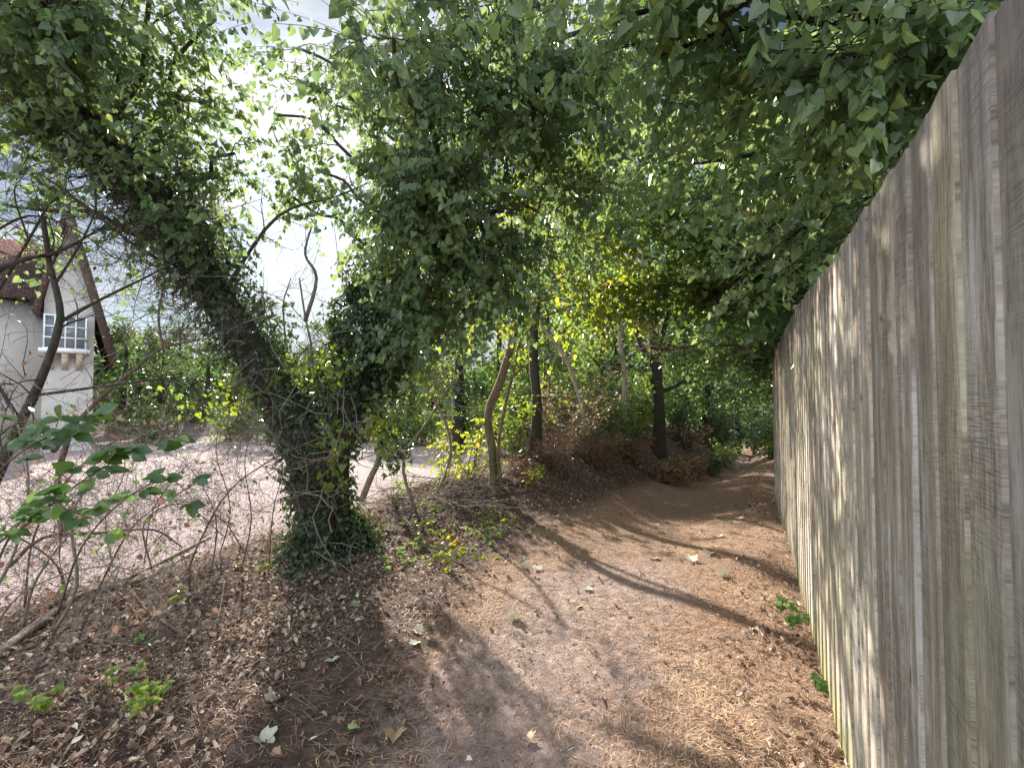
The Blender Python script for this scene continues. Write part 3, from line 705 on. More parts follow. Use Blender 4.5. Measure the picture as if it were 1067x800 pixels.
tree('forked_tree', 'thick dark forked trunk where the path bends into the tunnel of trees', [b5]+[A(*q) for q in [(687, 440, b5[1]), (684, 390, b5[1]), (680, 330, b5[1]), (672, 240, b5[1]), (665, 100, b5[1])]], [.17, .15, .14, .12, .10, .07], [
    (A(640, 200, 11), (1.4, 1.2, 1), 90), (A(720, 220, 11), (1.4, 1.2, .9), 90), (A(680, 130, 11), (1.6, 1.3, 1.2), 110), (A(620, 90, 11), (1.5, 1.3, 1.1), 90), (A(760, 150, 11), (1.5, 1.3, 1.1), 90), (A(700, 360, 10.6), (1.0, 1, .5), 110), (A(660, 300, 10.6), (1.1, 1, .6), 130), (A(730, 400, 11.5), (.8, .8, .4), 90), (A(640, 380, 11), (.9, .8, .5), 90), (A(720, 310, 10.6), (1.0, .9, .6), 120), (A(700, 20, 11), (2, 1.5, 1.2), 100)],
    'bark_dark', 'leaf_dark', extra=fork, size=.13, kind='ovate', k=10, limb_r=.06, L=(.4, .9))

# holly and dark trees closing the tunnel, then woodland behind. s,t positions
def bgtree(label, x, y, ht, blobs, leafm='leaf_dark', r=.16, size=.15, bark='bark_dark', name='woodland_tree', group='woodland trees beyond the path', k=10, kind='ovate', lean=0.0, **kw):
    b = np.array([x, y, float(H(x, y))])
    tr = [b, b+[lean*.2, 0, ht*.25], b+[lean*.5, .1, ht*.55], b+[lean, .1, ht]]
    bl = [(b+np.array(c), rad, ns) for c, rad, ns in blobs]
    return tree(name, label, tr, [r, r*.85, r*.65, r*.3], bl, bark, leafm, group=group, size=size, k=k, kind=kind, limb_r=r*.35, L=(.4, .9), sides=8, **kw)
def pos(px, Y): return ((px-533.5)/F*Y, Y)
def column_blobs(h, w, n, z0=.6):
    out = []
    zs = np.linspace(z0, h, max(3, int(h/1.1)))
    for z in zs:
        f = 1-.45*abs(z/h-.5)
        out.append(((RNG.normal()*.3*w, RNG.normal()*.3*w, z), (w*f, w*f, .75), int(n/len(zs))))
    return out
x, y = pos(812, 13.2); bgtree('dark holly filling the gap beyond the end of the fence', x, y, 4.2, column_blobs(4.0, 1.0, 420, .5), r=.12, size=.09, name='holly_tree', group=None, cull=0, kind='ovate')
x, y = pos(768, 17.5); bgtree('holly bush tree over the far bend of the path, darkest foliage', x, y, 5, column_blobs(5.0, 1.1, 420, 1.0), r=.12, size=.11, name='holly_tree', group=None, cull=0)
x, y = pos(735, 15); bgtree('thin double stemmed tree at the left of the tunnel mouth', x, y, 6, column_blobs(6.0, 1.1, 360, 1.6), r=.11, size=.12, group=None, cull=0, lean=.3)
x, y = pos(745, 24); bgtree('tall tree seen deep down the tunnel of the path', x, y, 9, column_blobs(9, 2.6, 620, .6), r=.2, size=.2, group=None, cull=0)
x, y = pos(820, 23); bgtree('broad tree deep behind the holly at the fence end', x, y, 9, column_blobs(9, 2.6, 560, .6), r=.2, size=.2, group=None, cull=0)
x, y = pos(890, 11); bgtree('tall tree rising well behind the fence to the right', x, y, 9, column_blobs(9, 1.9, 600, 2.2), r=.2, size=.14, leafm='leaf_green', group=None, cull=.5)
x, y = pos(960, 8); bgtree('bushy green tree close behind the fence top at the right', x, y, 8, column_blobs(8, 1.5, 520, 2.2), r=.2, size=.11, leafm='leaf_green', group=None, cull=.5)
x, y = pos(700, 20); bgtree('bright green tree behind the forked trunk', x, y, 10, column_blobs(10, 2.0, 520, .8), leafm='leaf_green', r=.2, size=.17, group=None, cull=.3)
x, y = pos(640, 16); bgtree('yellow green tree behind the pale saplings', x, y, 9, column_blobs(8, 1.6, 420, 1.0), leafm='leaf_lime', r=.15, size=.14, group=None, cull=.6)
x, y = pos(590, 19); bgtree('mid green tree behind the straight dark trunk', x, y, 10, column_blobs(10, 2.0, 460, .8), leafm='leaf_green', r=.2, size=.16, group=None, cull=.6)
x, y = pos(520, 15); bgtree('pale lime tree at the end of the yard behind the curved sapling', x, y, 5.5, column_blobs(5.2, 1.5, 560, .6), leafm='leaf_lime', r=.12, size=.13, group=None, cull=.6)
x, y = pos(478, 13); bgtree('small ivy covered dark tree at the right end of the yard', x, y, 3.6, column_blobs(3.0, .7, 220, .6), leafm='leaf_ivy', r=.2, size=.09, group=None, cull=.3)
x, y = pos(450, 21); bgtree('grey green tree behind the yard, right of the ivy fork', x, y, 5, column_blobs(5.2, 2.0, 520, .4), leafm='leaf_green', r=.2, size=.16, group=None, cull=.6)
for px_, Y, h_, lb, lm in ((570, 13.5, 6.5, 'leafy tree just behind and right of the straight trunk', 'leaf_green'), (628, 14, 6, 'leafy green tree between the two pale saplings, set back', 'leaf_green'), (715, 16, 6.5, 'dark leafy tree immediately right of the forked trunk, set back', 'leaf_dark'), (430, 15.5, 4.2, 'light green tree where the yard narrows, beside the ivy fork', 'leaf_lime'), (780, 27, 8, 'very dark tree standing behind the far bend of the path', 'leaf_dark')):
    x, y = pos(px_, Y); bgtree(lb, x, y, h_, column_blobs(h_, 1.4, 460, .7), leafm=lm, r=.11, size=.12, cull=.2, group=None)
labs = ['dark evergreen at the yard edge beside the white house', 'rounded dark green tree behind the yard, second from the house', 'dense hedge tree seen just left of the ivy trunk', 'bluish green tree in the row behind the yard', 'low bushy tree behind the yard near the ivy trunk', 'tall rear tree showing over the row behind the yard']
for (px_, Y, h_), lb in zip(((128, 19, 3.6), (168, 20.5, 3.2), (262, 19.5, 3.1), (215, 20, 2.8), (320, 19.5, 2.6), (185, 27, 5.0)), labs):
    x, y = pos(px_, Y); bgtree(lb, x, y, h_, column_blobs(h_, 1.25, 330, .35), r=.14, size=.14, cull=.2)
for px_, Y, h_, lb in ((385, 20, 2.6, 'low dark bush behind the yard in the gap right of the ivy trunk'), (350, 26, 4.2, 'distant tree top visible through the fork of the ivy tree'), (420, 27, 4.6, 'distant tree right of the ivy fork, behind the yard')):
    x, y = pos(px_, Y); bgtree(lb, x, y, h_, column_blobs(h_+.6, 1.8, 420, .35), r=.14, size=.16, cull=.2)
# far wood as one mass
def far_wood():
    mb = MB()
    for i in range(90):
        az = R(-75+i*1.75+RNG.normal()); d = RNG.uniform(36, 46); x, y = math.sin(az)*d, math.cos(az)*d
        hh = RNG.uniform(3.6, 5.5) if az < R(2) else RNG.uniform(8, 13)
        if x/y < -.85: hh *= .8
        n = 420
        P = np.array([x, y, hh*.5])+rdir(n)*np.array([2.6, 2.6, hh*.52])*(.55+.45*RNG.random((n, 1)))
        P = P[P[:, 2] > 0]; n = len(P)
        leaves(mb, P, rdir(n), rdir(n, .5), .55*(.6+.8*RNG.random(n)), 'ovate')
    tag(mb.build('distant_woods', M['leaf_dark']), 'far off dark woodland closing the view behind yard and path', 'woods', kind='stuff')
far_wood()

# ------------------------------------------------------------------ undergrowth on the banks
def shrub(name, label, base, h, w, n, leafm, size, kind='ovate', stems=7, bark='twig_brown', k=7, hang=.3, cull=.3, lean=(0, 0), cat_='shrub', group=None, L=(.15, .3)):
    base = np.array([base[0], base[1], float(H(base[0], base[1]))])
    root = thing(name, base, label, cat_, group); br = MB(); lf = MB()
    As = []; Ds = []
    for i in range(stems):
        e = base+np.array([RNG.normal()*w*.55+lean[0], RNG.normal()*w*.5+lean[1], h*RNG.uniform(.6, 1.1)])
        q = wig(base+[RNG.normal()*.05, RNG.normal()*.05, -.03], e, 3, .14, .05); q = cat(q, np.ones(len(q)), 3)[0]
        br.tube(q, np.linspace(1, .3, len(q))*max(.004, h*.008), 5, cap=False, rnd=RNG.random())
        m = max(2, n//stems); u = RNG.uniform(.2, 1, m)*(len(q)-1.01); ii = u.astype(int)
        As.append(q[ii]); Ds.append(rdir(m, .25))
    Aa = np.concatenate(As); Dd = np.concatenate(Ds)
    spray_set(lf, br, Aa, Dd, (L[0]+(L[1]-L[0])*RNG.random(len(Aa)))*max(1, w/.5), k, size, kind, .3, (0, 1), hang, cull, twr=.002, near=.4)
    br.build('stems', M[bark], root); lf.build('foliage', M[leafm], root)
    return root
u = on(578, 492); shrub('dead_bracken', 'rusty brown dead bracken on the bank right of the straight trunk', u, .75, .6, 230, 'leaf_rust', .055, 'slim', 14, k=14)
u = on(625, 488); shrub('dead_bracken', 'orange brown bracken spilling down the bank below the pale saplings', u, .7, .6, 220, 'leaf_rust', .055, 'slim', 14, k=14)
u = on(545, 505); shrub('dead_bracken', 'short rust coloured dead fronds beside the curved sapling foot', u, .35, .35, 70, 'leaf_rust', .05, 'slim', 10, k=12)
u = on(660, 482); shrub('dead_bracken', 'dull brown fronds in shade left of the thick forked trunk', u, .7, .6, 180, 'leaf_rust', .06, 'slim', 12, k=12)
u = on(600, 470); shrub('bank_shrub', 'twiggy pinkish grey bush around the foot of the leaning pale sapling', (u[0], u[1]-.1), 1.1, .8, 200, 'leaf_pink', .06, 'ovate', 16, 'twig_dead')
u = on(640, 468); shrub('bank_shrub', 'greyish green bush behind the rusty bracken bank', (u[0], u[1]), 1.2, .8, 240, 'leaf_green', .07, 'ovate', 12)
u = on(540, 480); shrub('bank_shrub', 'green bush between the curved sapling and the straight trunk', (u[0], u[1]+.3), 1.0, .6, 150, 'leaf_lime', .07, 'ovate', 10)
u = on(492, 498); shrub('yellow_shrub', 'thin bush of bright yellow green leaves left of the curved sapling', u, .95, .45, 75, 'leaf_yellow', .07, 'ovate', 8, k=7, hang=.5)
u = on(556, 512); shrub('yellow_shrub', 'small clump of yellow leaves right of the curved sapling foot', u, .3, .12, 12, 'leaf_yellow', .07, 'ovate', 4, k=6, hang=.5)
u = on(462, 505); shrub('yellow_shrub', 'low yellowing bush above the dead twig pile', u, .75, .35, 46, 'leaf_yellow', .06, 'ovate', 6, k=6, hang=.5)
u = on(412, 520); shrub('young_shrub', 'small green sprig behind the twig pile beside the ivy trunk', u, .4, .22, 22, 'leaf_lime', .05, 'ovate', 6, k=6)
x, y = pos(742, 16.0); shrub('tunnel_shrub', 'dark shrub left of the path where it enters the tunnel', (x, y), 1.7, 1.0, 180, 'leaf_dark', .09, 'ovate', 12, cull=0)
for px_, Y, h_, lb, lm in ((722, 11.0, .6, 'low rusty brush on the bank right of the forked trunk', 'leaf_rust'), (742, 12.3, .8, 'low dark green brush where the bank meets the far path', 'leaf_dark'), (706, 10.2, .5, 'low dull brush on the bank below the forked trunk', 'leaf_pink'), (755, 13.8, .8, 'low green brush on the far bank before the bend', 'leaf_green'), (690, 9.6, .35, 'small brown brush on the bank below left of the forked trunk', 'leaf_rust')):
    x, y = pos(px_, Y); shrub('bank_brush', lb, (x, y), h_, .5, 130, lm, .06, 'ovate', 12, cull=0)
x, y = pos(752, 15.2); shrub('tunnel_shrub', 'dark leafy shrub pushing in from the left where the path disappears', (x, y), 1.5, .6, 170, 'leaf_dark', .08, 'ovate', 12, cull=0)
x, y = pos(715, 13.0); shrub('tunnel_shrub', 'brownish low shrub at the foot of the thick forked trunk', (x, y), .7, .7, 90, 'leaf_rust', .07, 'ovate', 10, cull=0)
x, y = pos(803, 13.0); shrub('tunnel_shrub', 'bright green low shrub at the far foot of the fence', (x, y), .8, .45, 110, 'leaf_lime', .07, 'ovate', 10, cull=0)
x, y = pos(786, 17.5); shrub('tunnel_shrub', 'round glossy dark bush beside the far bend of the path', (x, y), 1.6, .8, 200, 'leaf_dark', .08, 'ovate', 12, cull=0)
rw = [(575, 10.5, 1.3, 'leaf_pink'), (598, 12, 1.6, 'leaf_green'), (622, 11.2, 1.2, 'leaf_pink'), (636, 13, 1.8, 'leaf_green'), (660, 11.6, 1.3, 'leaf_green'), (672, 14, 2.0, 'leaf_lime'), (706, 13.2, 1.6, 'leaf_dark'), (728, 16.5, 2.2, 'leaf_dark'),
      (560, 13, 1.5, 'leaf_lime'), (535, 12, 1.2, 'leaf_green'), (508, 12.5, 1.0, 'leaf_lime'), (700, 17, 2.2, 'leaf_dark'), (650, 17, 2.2, 'leaf_green'), (610, 16, 2.0, 'leaf_green'), (575, 16, 1.8, 'leaf_green'), (755, 19, 2.4, 'leaf_dark'), (800, 18, 2.5, 'leaf_dark'), (480, 16, 1.4, 'leaf_green')]
wl = ['twiggy mauve tinged bush behind the straight trunk', 'leafy bush between straight trunk and leaning pale sapling', 'grey pink bush right behind the leaning pale sapling', 'taller green bush behind the upright pale sapling', 'green bush left of the thick forked trunk', 'bright bush peeping out left of the forked trunk', 'dark bush just right of the forked trunk', 'dark bush at the left wall of the tree tunnel',
      'lime green bush further back behind the straight trunk', 'green bush behind the curved sapling', 'pale lime bush in the gap left of the curved sapling', 'dark bush behind the forked trunk on its right', 'deep green bush behind the upright pale sapling, furthest back', 'deep green bush behind the leaning pale sapling, furthest back', 'deep green bush behind the straight trunk, furthest back', 'dark bush beside the far end of the path on the left', 'dark bush beside the far end of the path on the right', 'green bush at the right hand end of the yard']
for (px_, Y, h_, lm), lb in zip(rw, wl):
    x, y = pos(px_, Y); shrub('undergrowth_bush', lb, (x, y), h_, .75, 200, lm, .085, 'ovate', 13, cull=.1, L=(.2, .4), group='bushes in the undergrowth left of the path')
for px_, Y, lb, h_, lm in ((160, 16.5, 'dark low bush along the far edge of the yard near the house', 1.2, 'leaf_dark'), (240, 17, 'green low bush along the far edge of the yard', 1.3, 'leaf_green'), (290, 16.8, 'low bush at the yard edge directly left of the ivy trunk', 1.2, 'leaf_dark'), (385, 16.8, 'low bush at the yard edge right of the ivy trunk', 1.2, 'leaf_green'), (440, 15.5, 'low green bush at the right end of the yard', 1.2, 'leaf_green')):
    x, y = pos(px_, Y); shrub('hedge_bush', lb, (x, y), h_, 1.2, 190, lm, .11, 'ovate', 14, cull=0, L=(.2, .4))

# low sprigs of ground ivy: individual small plants
def sprig(label, px_, py_, n, size, leafm='leaf_lime', sp=.10, h=.07, group='small plants on the bank'):
    b = on(px_, py_); root = thing('ground_plant', b, label, 'plant', group); lf = MB(); st_m = MB()
    for i in range(n):
        o = b+np.array([RNG.normal()*sp, RNG.normal()*sp, 0]); o[2] = float(H(o[0], o[1]))
        tip = o+np.array([RNG.normal()*.02, RNG.normal()*.02, h*RNG.uniform(.5, 1.3)])
        st_m.tube([b-[0, 0, .012], (b+o)/2+[0, 0, .008], o+[0, 0, .008], tip], [.0016, .0015, .0014, .001], 4, cap=False)
        m = RNG.integers(3, 6); th = RNG.uniform(0, 6.28)+np.arange(m)*2*math.pi/m
        d = np.stack([np.cos(th), np.sin(th)*.7, .15+np.sin(th)*.45], -1)
        leaves(lf, np.repeat(tip[None], m, 0), d, np.array([[.1, -.55, 1.0]]*m)+RNG.normal(size=(m, 3))*.3, size*(.9+.5*RNG.random(m)), 'heart')
    st_m.build('stems', M['twig_brown'], root); lf.build('leaves', M[leafm], root)
sprig('bright lime green plant in dead leaves at the lower left, larger clump', 150, 742, 16, .028, sp=.06)
sprig('bright lime green plant above the larger lime clump at lower left', 128, 722, 5, .026, sp=.05)
sprig('pale green seedling at the bottom left edge of the litter', 30, 752, 6, .034, sp=.06)
sprig('green seedling half way up the leaf litter bank at left', 150, 672, 2, .034, 'leaf_bramble', sp=.03, h=.10)
sprig('small light seedling beside the fallen log at left', 192, 628, 3, .03, sp=.04)
sprig('tiny seedling under the log end near the ivy trunk', 262, 598, 4, .03, sp=.06)
for q in ((430, 575), (452, 560), (470, 572), (492, 555), (462, 590), (440, 550), (512, 562), (485, 585), (505, 540), (420, 590), (448, 535), (525, 548)):
    sprig('small green sprig in the ivy patch between ivy trunk and curved sapling', q[0], q[1], 9, .036, 'leaf_yellow' if RNG.random() < .45 else 'leaf_green', sp=.10, h=.06, group='ground ivy sprigs on the bank')
for q in ((310, 600), (352, 592), (296, 585), (382, 560), (395, 580), (330, 588)):
    sprig('small dark ivy runner at the foot of the ivy trunk', q[0], q[1], 10, .036, 'leaf_ivy', sp=.10, h=.04, group='ivy runners at the trunk foot')
sprig('green weed at the fence foot, upper one', 818, 636, 4, .045, 'leaf_bramble', sp=.025, h=.06)
sprig('green weed at the fence foot, middle one below the upper', 832, 652, 5, .045, 'leaf_bramble', sp=.03, h=.06)
sprig('tiny weed at the fence foot, lowest of the three', 856, 722, 3, .035, 'leaf_bramble', sp=.02, h=.04)

# ------------------------------------------------------------------ bramble and bare shrubs at the left
def bare_shrub(name, label, rows_r, nt, L, leafm=None, nleaf=0, lsize=.05, bark='twig_brown', depth=2, cat_='shrub', lk='ovate'):
    first = px_path(rows_r[0][0]); root = thing(name, (first[0][0], first[0][1], float(H(first[0][0], first[0][1]))), label, cat_)
    br = MB(); ends = []
    for rows, r0, r1 in rows_r:
        q = px_path(rows); n = len(q)
        br.tube(q, np.linspace(r0, r1, n), 7, sub=4, rough=.18)
        rtwigs(br, cat(q, np.ones(n), 3)[0], (r0+r1)*.28, nt, L, depth, ends=ends)
    br.build('branches', M[bark], root)
    if leafm and nleaf:
        lf = MB(); sel = RNG.choice(len(ends), min(nleaf, len(ends)), replace=False)
        P = np.array([ends[i][0] for i in sel]); D = np.array([ends[i][1] for i in sel]); D[:, 2] -= .4
        leaves(lf, P, D, rdir(len(P), 1), lsize*(.6+.6*RNG.random(len(P))), lk)
        lf.build('leaves', M[leafm], root)
    return root
d = 3.4
bare_shrub('bare_shrub', 'gnarled dark bare shrub in front of the white house', [
    ([(-30, 560, d), (-5, 500, d), (22, 440, d), (45, 390, d), (63, 330, d), (52, 275, d), (45, 225, d)], .04, .016),
    ([(63, 335, d), (105, 312, d+.1), (150, 290, d+.2), (192, 268, d+.3)], .014, .005),
    ([(35, 412, d), (95, 404, d), (140, 398, d+.1), (190, 392, d+.2)], .012, .006),
    ([(-10, 285, d-.2), (25, 270, d-.1), (62, 262, d), (110, 235, d+.1)], .022, .006),
    ([(55, 300, d), (80, 260, d), (100, 215, d), (92, 170, d)], .010, .004),
    ([(22, 440, d), (-5, 395, d), (-25, 350, d)], .016, .006)], 12, .6, 'leaf_dark', 160, .035, 'bark_dark')
d = 3.7
bare_shrub('bare_shrub', 'bent bare branch rising to the right between house and ivy trunk', [
    ([(55, 470, d), (75, 445, d), (110, 410, d), (140, 385, d), (170, 362, d), (205, 355, d+.1)], .020, .007),
    ([(170, 362, d), (165, 330, d), (170, 300, d)], .010, .005),
    ([(75, 445, d), (60, 500, d), (65, 560, d)], .020, .022)], 12, .5, 'leaf_rust', 25, .04)
d = 3.2
bare_shrub('bramble_tangle', 'tangle of arching bare bramble canes over the gravel at far left', [
    ([(25, 640, d), (35, 560, d), (70, 500, d-.1), (120, 460, d-.1), (180, 450, d)], .008, .003),
    ([(70, 640, d), (60, 590, d), (20, 560, d), (-10, 548, d-.1)], .009, .004),
    ([(95, 630, d+.1), (130, 560, d+.1), (160, 530, d+.1), (210, 500, d+.1)], .007, .003),
    ([(10, 590, d-.2), (45, 560, d-.2), (105, 555, d-.1), (160, 552, d), (190, 570, d)], .012, .005)], 16, .55, 'leaf_bramble', 90, .05)
d = 3.9
bare_shrub('bramble_tangle', 'fine reddish bare stems standing on the bank just left of the ivy trunk', [
    ([(190, 610, d), (210, 560, d), (240, 510, d), (285, 478, d), (335, 455, d)], .008, .004),
    ([(250, 600, d), (262, 540, d), (255, 480, d), (270, 430, d)], .006, .002),
    ([(280, 595, d+.1), (285, 530, d+.1), (300, 480, d+.1)], .006, .002),
    ([(160, 600, d), (150, 545, d), (190, 525, d), (235, 560, d)], .007, .003),
    ([(220, 600, d), (225, 540, d), (200, 490, d), (170, 470, d)], .006, .002)], 16, .5, 'leaf_rust', 50, .035)
d = 4.7
bare_shrub('bare_shrub', 'upright dead brown stems above the fork of the ivy tree', [
    ([(305, 420, d), (300, 370, d), (295, 320, d), (303, 290, d)], .010, .005), ([(318, 425, d), (325, 370, d), (318, 330, d), (312, 290, d)], .014, .008),
    ([(318, 335, d), (330, 290, d), (318, 265, d), (325, 235, d)], .02, .008), ([(285, 400, d), (280, 350, d), (270, 310, d)], .006, .003),
    ([(330, 410, d), (340, 360, d), (350, 310, d)], .006, .003)], 9, .4, None, 0, depth=1, bark='twig_dead')

d = 2.9
bare_shrub('bramble_tangle', 'nearest dry tangle of grey bramble canes low at the left edge', [
    ([(-20, 690, d), (10, 630, d), (60, 600, d), (120, 590, d), (170, 610, d)], .007, .003),
    ([(20, 665, d), (40, 600, d), (90, 540, d), (150, 510, d)], .009, .003),
    ([(55, 660, d), (80, 610, d), (75, 540, d), (100, 480, d), (90, 420, d)], .011, .004),
    ([(-20, 640, d), (15, 575, d), (30, 500, d), (15, 430, d)], .010, .004)], 22, .5, 'leaf_rust', 170, .045, 'twig_dead')
d = 4.3
bare_shrub('bramble_tangle', 'mesh of thin brown twigs before the yard, half way to the ivy trunk', [
    ([(150, 590, d), (160, 530, d), (200, 480, d), (250, 450, d)], .006, .002), ([(225, 590, d), (240, 530, d), (225, 470, d), (235, 420, d)], .006, .002),
    ([(260, 585, d), (230, 540, d), (180, 520, d), (130, 530, d)], .006, .002), ([(120, 600, d), (110, 540, d), (130, 490, d), (120, 440, d)], .007, .002)], 23, .5, 'leaf_bramble', 120, .04, 'twig_brown')
d = 3.6
bare_shrub('bare_shrub', 'high bare twigs spreading across the sky above the house roof', [
    ([(-40, 360, d), (0, 300, d), (30, 250, d), (60, 205, d), (110, 190, d)], .014, .005), ([(-20, 250, d), (30, 225, d), (80, 240, d), (120, 270, d)], .010, .004), ([(30, 250, d), (15, 200, d), (30, 160, d)], .007, .003)], 16, .5, 'leaf_crown', 120, .045, 'bark_dark')

# bramble with big leaves, near left
def bramble():
    d = 2.1
    root = thing('bramble', on(30, 660), 'leafy green bramble with large toothed leaves at the left edge of the view', 'shrub')
    br = MB(); lf = MB()
    canes = [([(-20, 620, d), (-5, 570, d), (30, 545, d), (80, 505, d), (120, 480, d), (160, 458, d)], 19),
             ([(-10, 600, d+.1), (20, 545, d+.1), (60, 530, d), (95, 540, d-.1)], 12),
             ([(60, 640, d+.6), (85, 570, d+.5), (130, 520, d+.5), (175, 500, d+.5), (200, 518, d+.5)], 10),
             ([(-20, 520, d-.1), (10, 480, d-.1), (50, 455, d), (90, 440, d+.1)], 11),
             ([(-20, 470, d), (20, 440, d), (60, 448, d)], 4)]
    for rows, m in canes:
        q = px_path(rows); br.tube(q, np.linspace(.006, .002, len(q)), 5, sub=4)
        q = cat(q, np.ones(len(q)), 6)[0]
        for i in np.linspace(len(q)*.3, len(q)-1, m).astype(int):
            t = norm(q[min(i+1, len(q)-1)]-q[max(i-1, 0)]); sd = norm(np.cross(t, [0, 0, 1]))*RNG.choice([-1, 1])
            stalk = norm(t*.5+sd*.8+RNG.normal(size=3)*.3+[0, 0, .1])*RNG.uniform(.05, .10); e = q[i]+stalk
            br.tube([q[i], q[i]+stalk*.5+[0, 0, .008], e], [.002, .0016, .0013], 4, cap=False)
            ds = norm(stalk); side = norm(np.cross(ds, [0, 0, 1]))
            D = np.array([ds, ds*.3+side, ds*.3-side]); D = D+RNG.normal(size=(3, 3))*.15; D[:, 2] -= .25
            N = np.array([[.1, -.9, .75]]*3)+RNG.normal(size=(3, 3))*.3
            leaves(lf, np.repeat(e[None], 3, 0), D, N, np.array([.085, .07, .07])*RNG.uniform(.7, 1.15), 'broad', fold=.15)
    br.build('stems', M['twig_brown'], root); lf.build('leaves', M['leaf_bramble'], root)
LEAF['broad'] = [(0, 0), (.17, .04), (.33, .22), (.36, .42), (.27, .66), (.13, .86), (0, 1)]
bramble()

# ------------------------------------------------------------------ dead wood on the ground
def lying(name, label, rows, r0, r1, mat, nt=0, L=.3, lift=.0, cat_='branch', group=None):
    q = []
    for px_, py_ in rows: p = on(px_, py_); p[2] += lift+r0*.6; q.append(p)
    q = np.array(q); q, r = cat(q, np.linspace(r0, r1, len(q)), 4)
    q[:, 2] = np.maximum(q[:, 2], H(q[:, 0], q[:, 1])+r*.5)
    mb = MB(); mb.tube(q, r, 8, rough=.25)
    if nt: rtwigs(mb, q, r0*.4, nt, L, 1, zb=.3)
    root = mb.build(name, M[mat], None, True)
    return tag(root, label, cat_, group)
lying('fallen_log', 'long weathered log lying along the bank edge at the left', [(-10, 690), (40, 655), (90, 622), (150, 602), (205, 575)], .030, .016, 'twig_dead', 12, .4)
lying('fallen_branch', 'pale fallen branch lying parallel above the long log', [(40, 640), (100, 617), (160, 590), (220, 560)], .018, .010, 'twig_dead', 14, .4)
lying('fallen_branch', 'long curved dark twig sweeping across the litter towards the path', [(130, 608), (160, 640), (205, 668), (255, 672), (310, 668), (350, 655), (400, 640)], .008, .005, 'twig_brown', 3, .2)
lying('fallen_branch', 'straight pale stick in the litter below the long log', [(120, 612), (160, 655), (185, 640)], .006, .004, 'twig_dead')
lying('fallen_branch', 'thin dry stick pointing down the bank in the middle of the litter', [(235, 605), (228, 640), (214, 678)], .005, .003, 'twig_dead')
lying('fallen_branch', 'pale bent stick at the foot of the ivy trunk', [(292, 568), (312, 576), (350, 568)], .007, .005, 'twig_dead', lift=.03)
lying('fallen_branch', 'grey stick on the dead leaves at the bottom left', [(60, 800), (85, 765), (100, 735)], .007, .004, 'twig_dead')
lying('fallen_branch', 'slim brown stick crossing the litter above the lime plant', [(88, 705), (140, 690), (190, 700)], .005, .003, 'twig_brown')
def brush():
    b = on(440, 530)
    mb = MB()
    for i in range(150):
        o = on(RNG.uniform(395, 500), RNG.uniform(508, 542)); o[2] += abs(RNG.normal())*.10
        d = norm(np.array([RNG.normal()*.9+.5, RNG.normal()*.5, RNG.normal()*.12])); l = RNG.uniform(.25, .8); q = [o]
        for _ in range(4): d = norm(d+RNG.normal(size=3)*.22); q.append(q[-1]+d*l/4)
        q = np.array(q); q[:, 2] = np.maximum(q[:, 2], H(q[:, 0], q[:, 1])+.01)
        mb.tube(q, np.linspace(1, .4, 5)*RNG.uniform(.003, .009), 4, rnd=RNG.random(), cap=False)
    tag(mb.build('brushwood_pile', M['twig_dead']), 'heap of dry fallen twigs between the ivy trunk and the curved sapling', 'brushwood')
brush()
def stub(label, px0, rows, r0, r1, mat):
    b = on(*px0); q = np.array([b-[0, 0, .05]]+[at(p[0], p[1], b[1]+p[2]) for p in rows]); mb = MB(); mb.tube(q, np.linspace(r0, r1, len(q)), 8, sub=4, rough=.2)
    rtwigs(mb, q, r1*.5, 5, .35, 1)
    tag(mb.build('leaning_branch', M[mat], None, True), label, 'branch', None)
stub('pale leaning stump branch rising behind the ivy trunk foot', (375, 522), [(385, 500, .05), (395, 475, .1), (388, 440, .1), (402, 400, 0)], .05, .03, 'bark_tan')
stub('dry broken branch arching from the bank to the yellow bush', (450, 522), [(470, 470, .1), (455, 420, .2), (430, 400, .3), (410, 410, .3)], .02, .01, 'twig_dead')
stub('dry branch leaning left out of the twig heap', (432, 528), [(420, 480, .1), (445, 440, .2), (470, 400, .3), (500, 370, .3)], .022, .008, 'twig_dead')

# ------------------------------------------------------------------ litter (uncountable)
def scatter(n, dens, region):
    x = RNG.uniform(region[0], region[1], n); y = RNG.uniform(region[2], region[3], n)
    k = RNG.random(n) < dens(x, y); return x[k], y[k]
def near_w(x, y): return np.clip(3.2/np.maximum(np.hypot(x, y), 1), 0, 1)**1.3
def litter_d(x, y):
    s, t = st(x, y); bank = sm(-2.2, -2.9, t+.5*(vn(x*1.5, y*1.5)-.5)-.35*sm(4, 1, s))*(1-yardmask(x, y))
    return (bank*(.40+.60*sm(.3, .6, vn(x*2, y*2+9)))+(.03+.10*sm(-1.2, -2.2, t)*sm(.4, .6, vn(x*4, y*4+77)))*(t > -3)*(t < .34)+.45*sm(-.35, .2, t)*(t < .345)*(.3+.7*sm(.35, .6, vn(x*3, y*3+31)))+yardmask(x, y)*(.04+.5*sm(-5.9, -4.5, t)*sm(.3, .7, vn(x*2+5, y*2))))*near_w(x, y)
x, y = scatter(650000, litter_d, (-9, 8, .7, 14))
z = H(x, y); n = len(x); mb = MB()
nn = np.stack([RNG.normal(size=n)*.8, RNG.normal(size=n)*.8, np.ones(n)], -1)
leaves(mb, np.stack([x, y, z+.006+.022*RNG.random(n)], -1), rdir(n, 0, .35), nn, .026*(.3+1.5*RNG.random(n)**3), 'ovate', fold=.9, curl=1.0)
tag(mb.build('leaf_litter', M['litter']), 'brown and cream dead leaves strewn over the bank', 'leaf litter', kind='stuff')
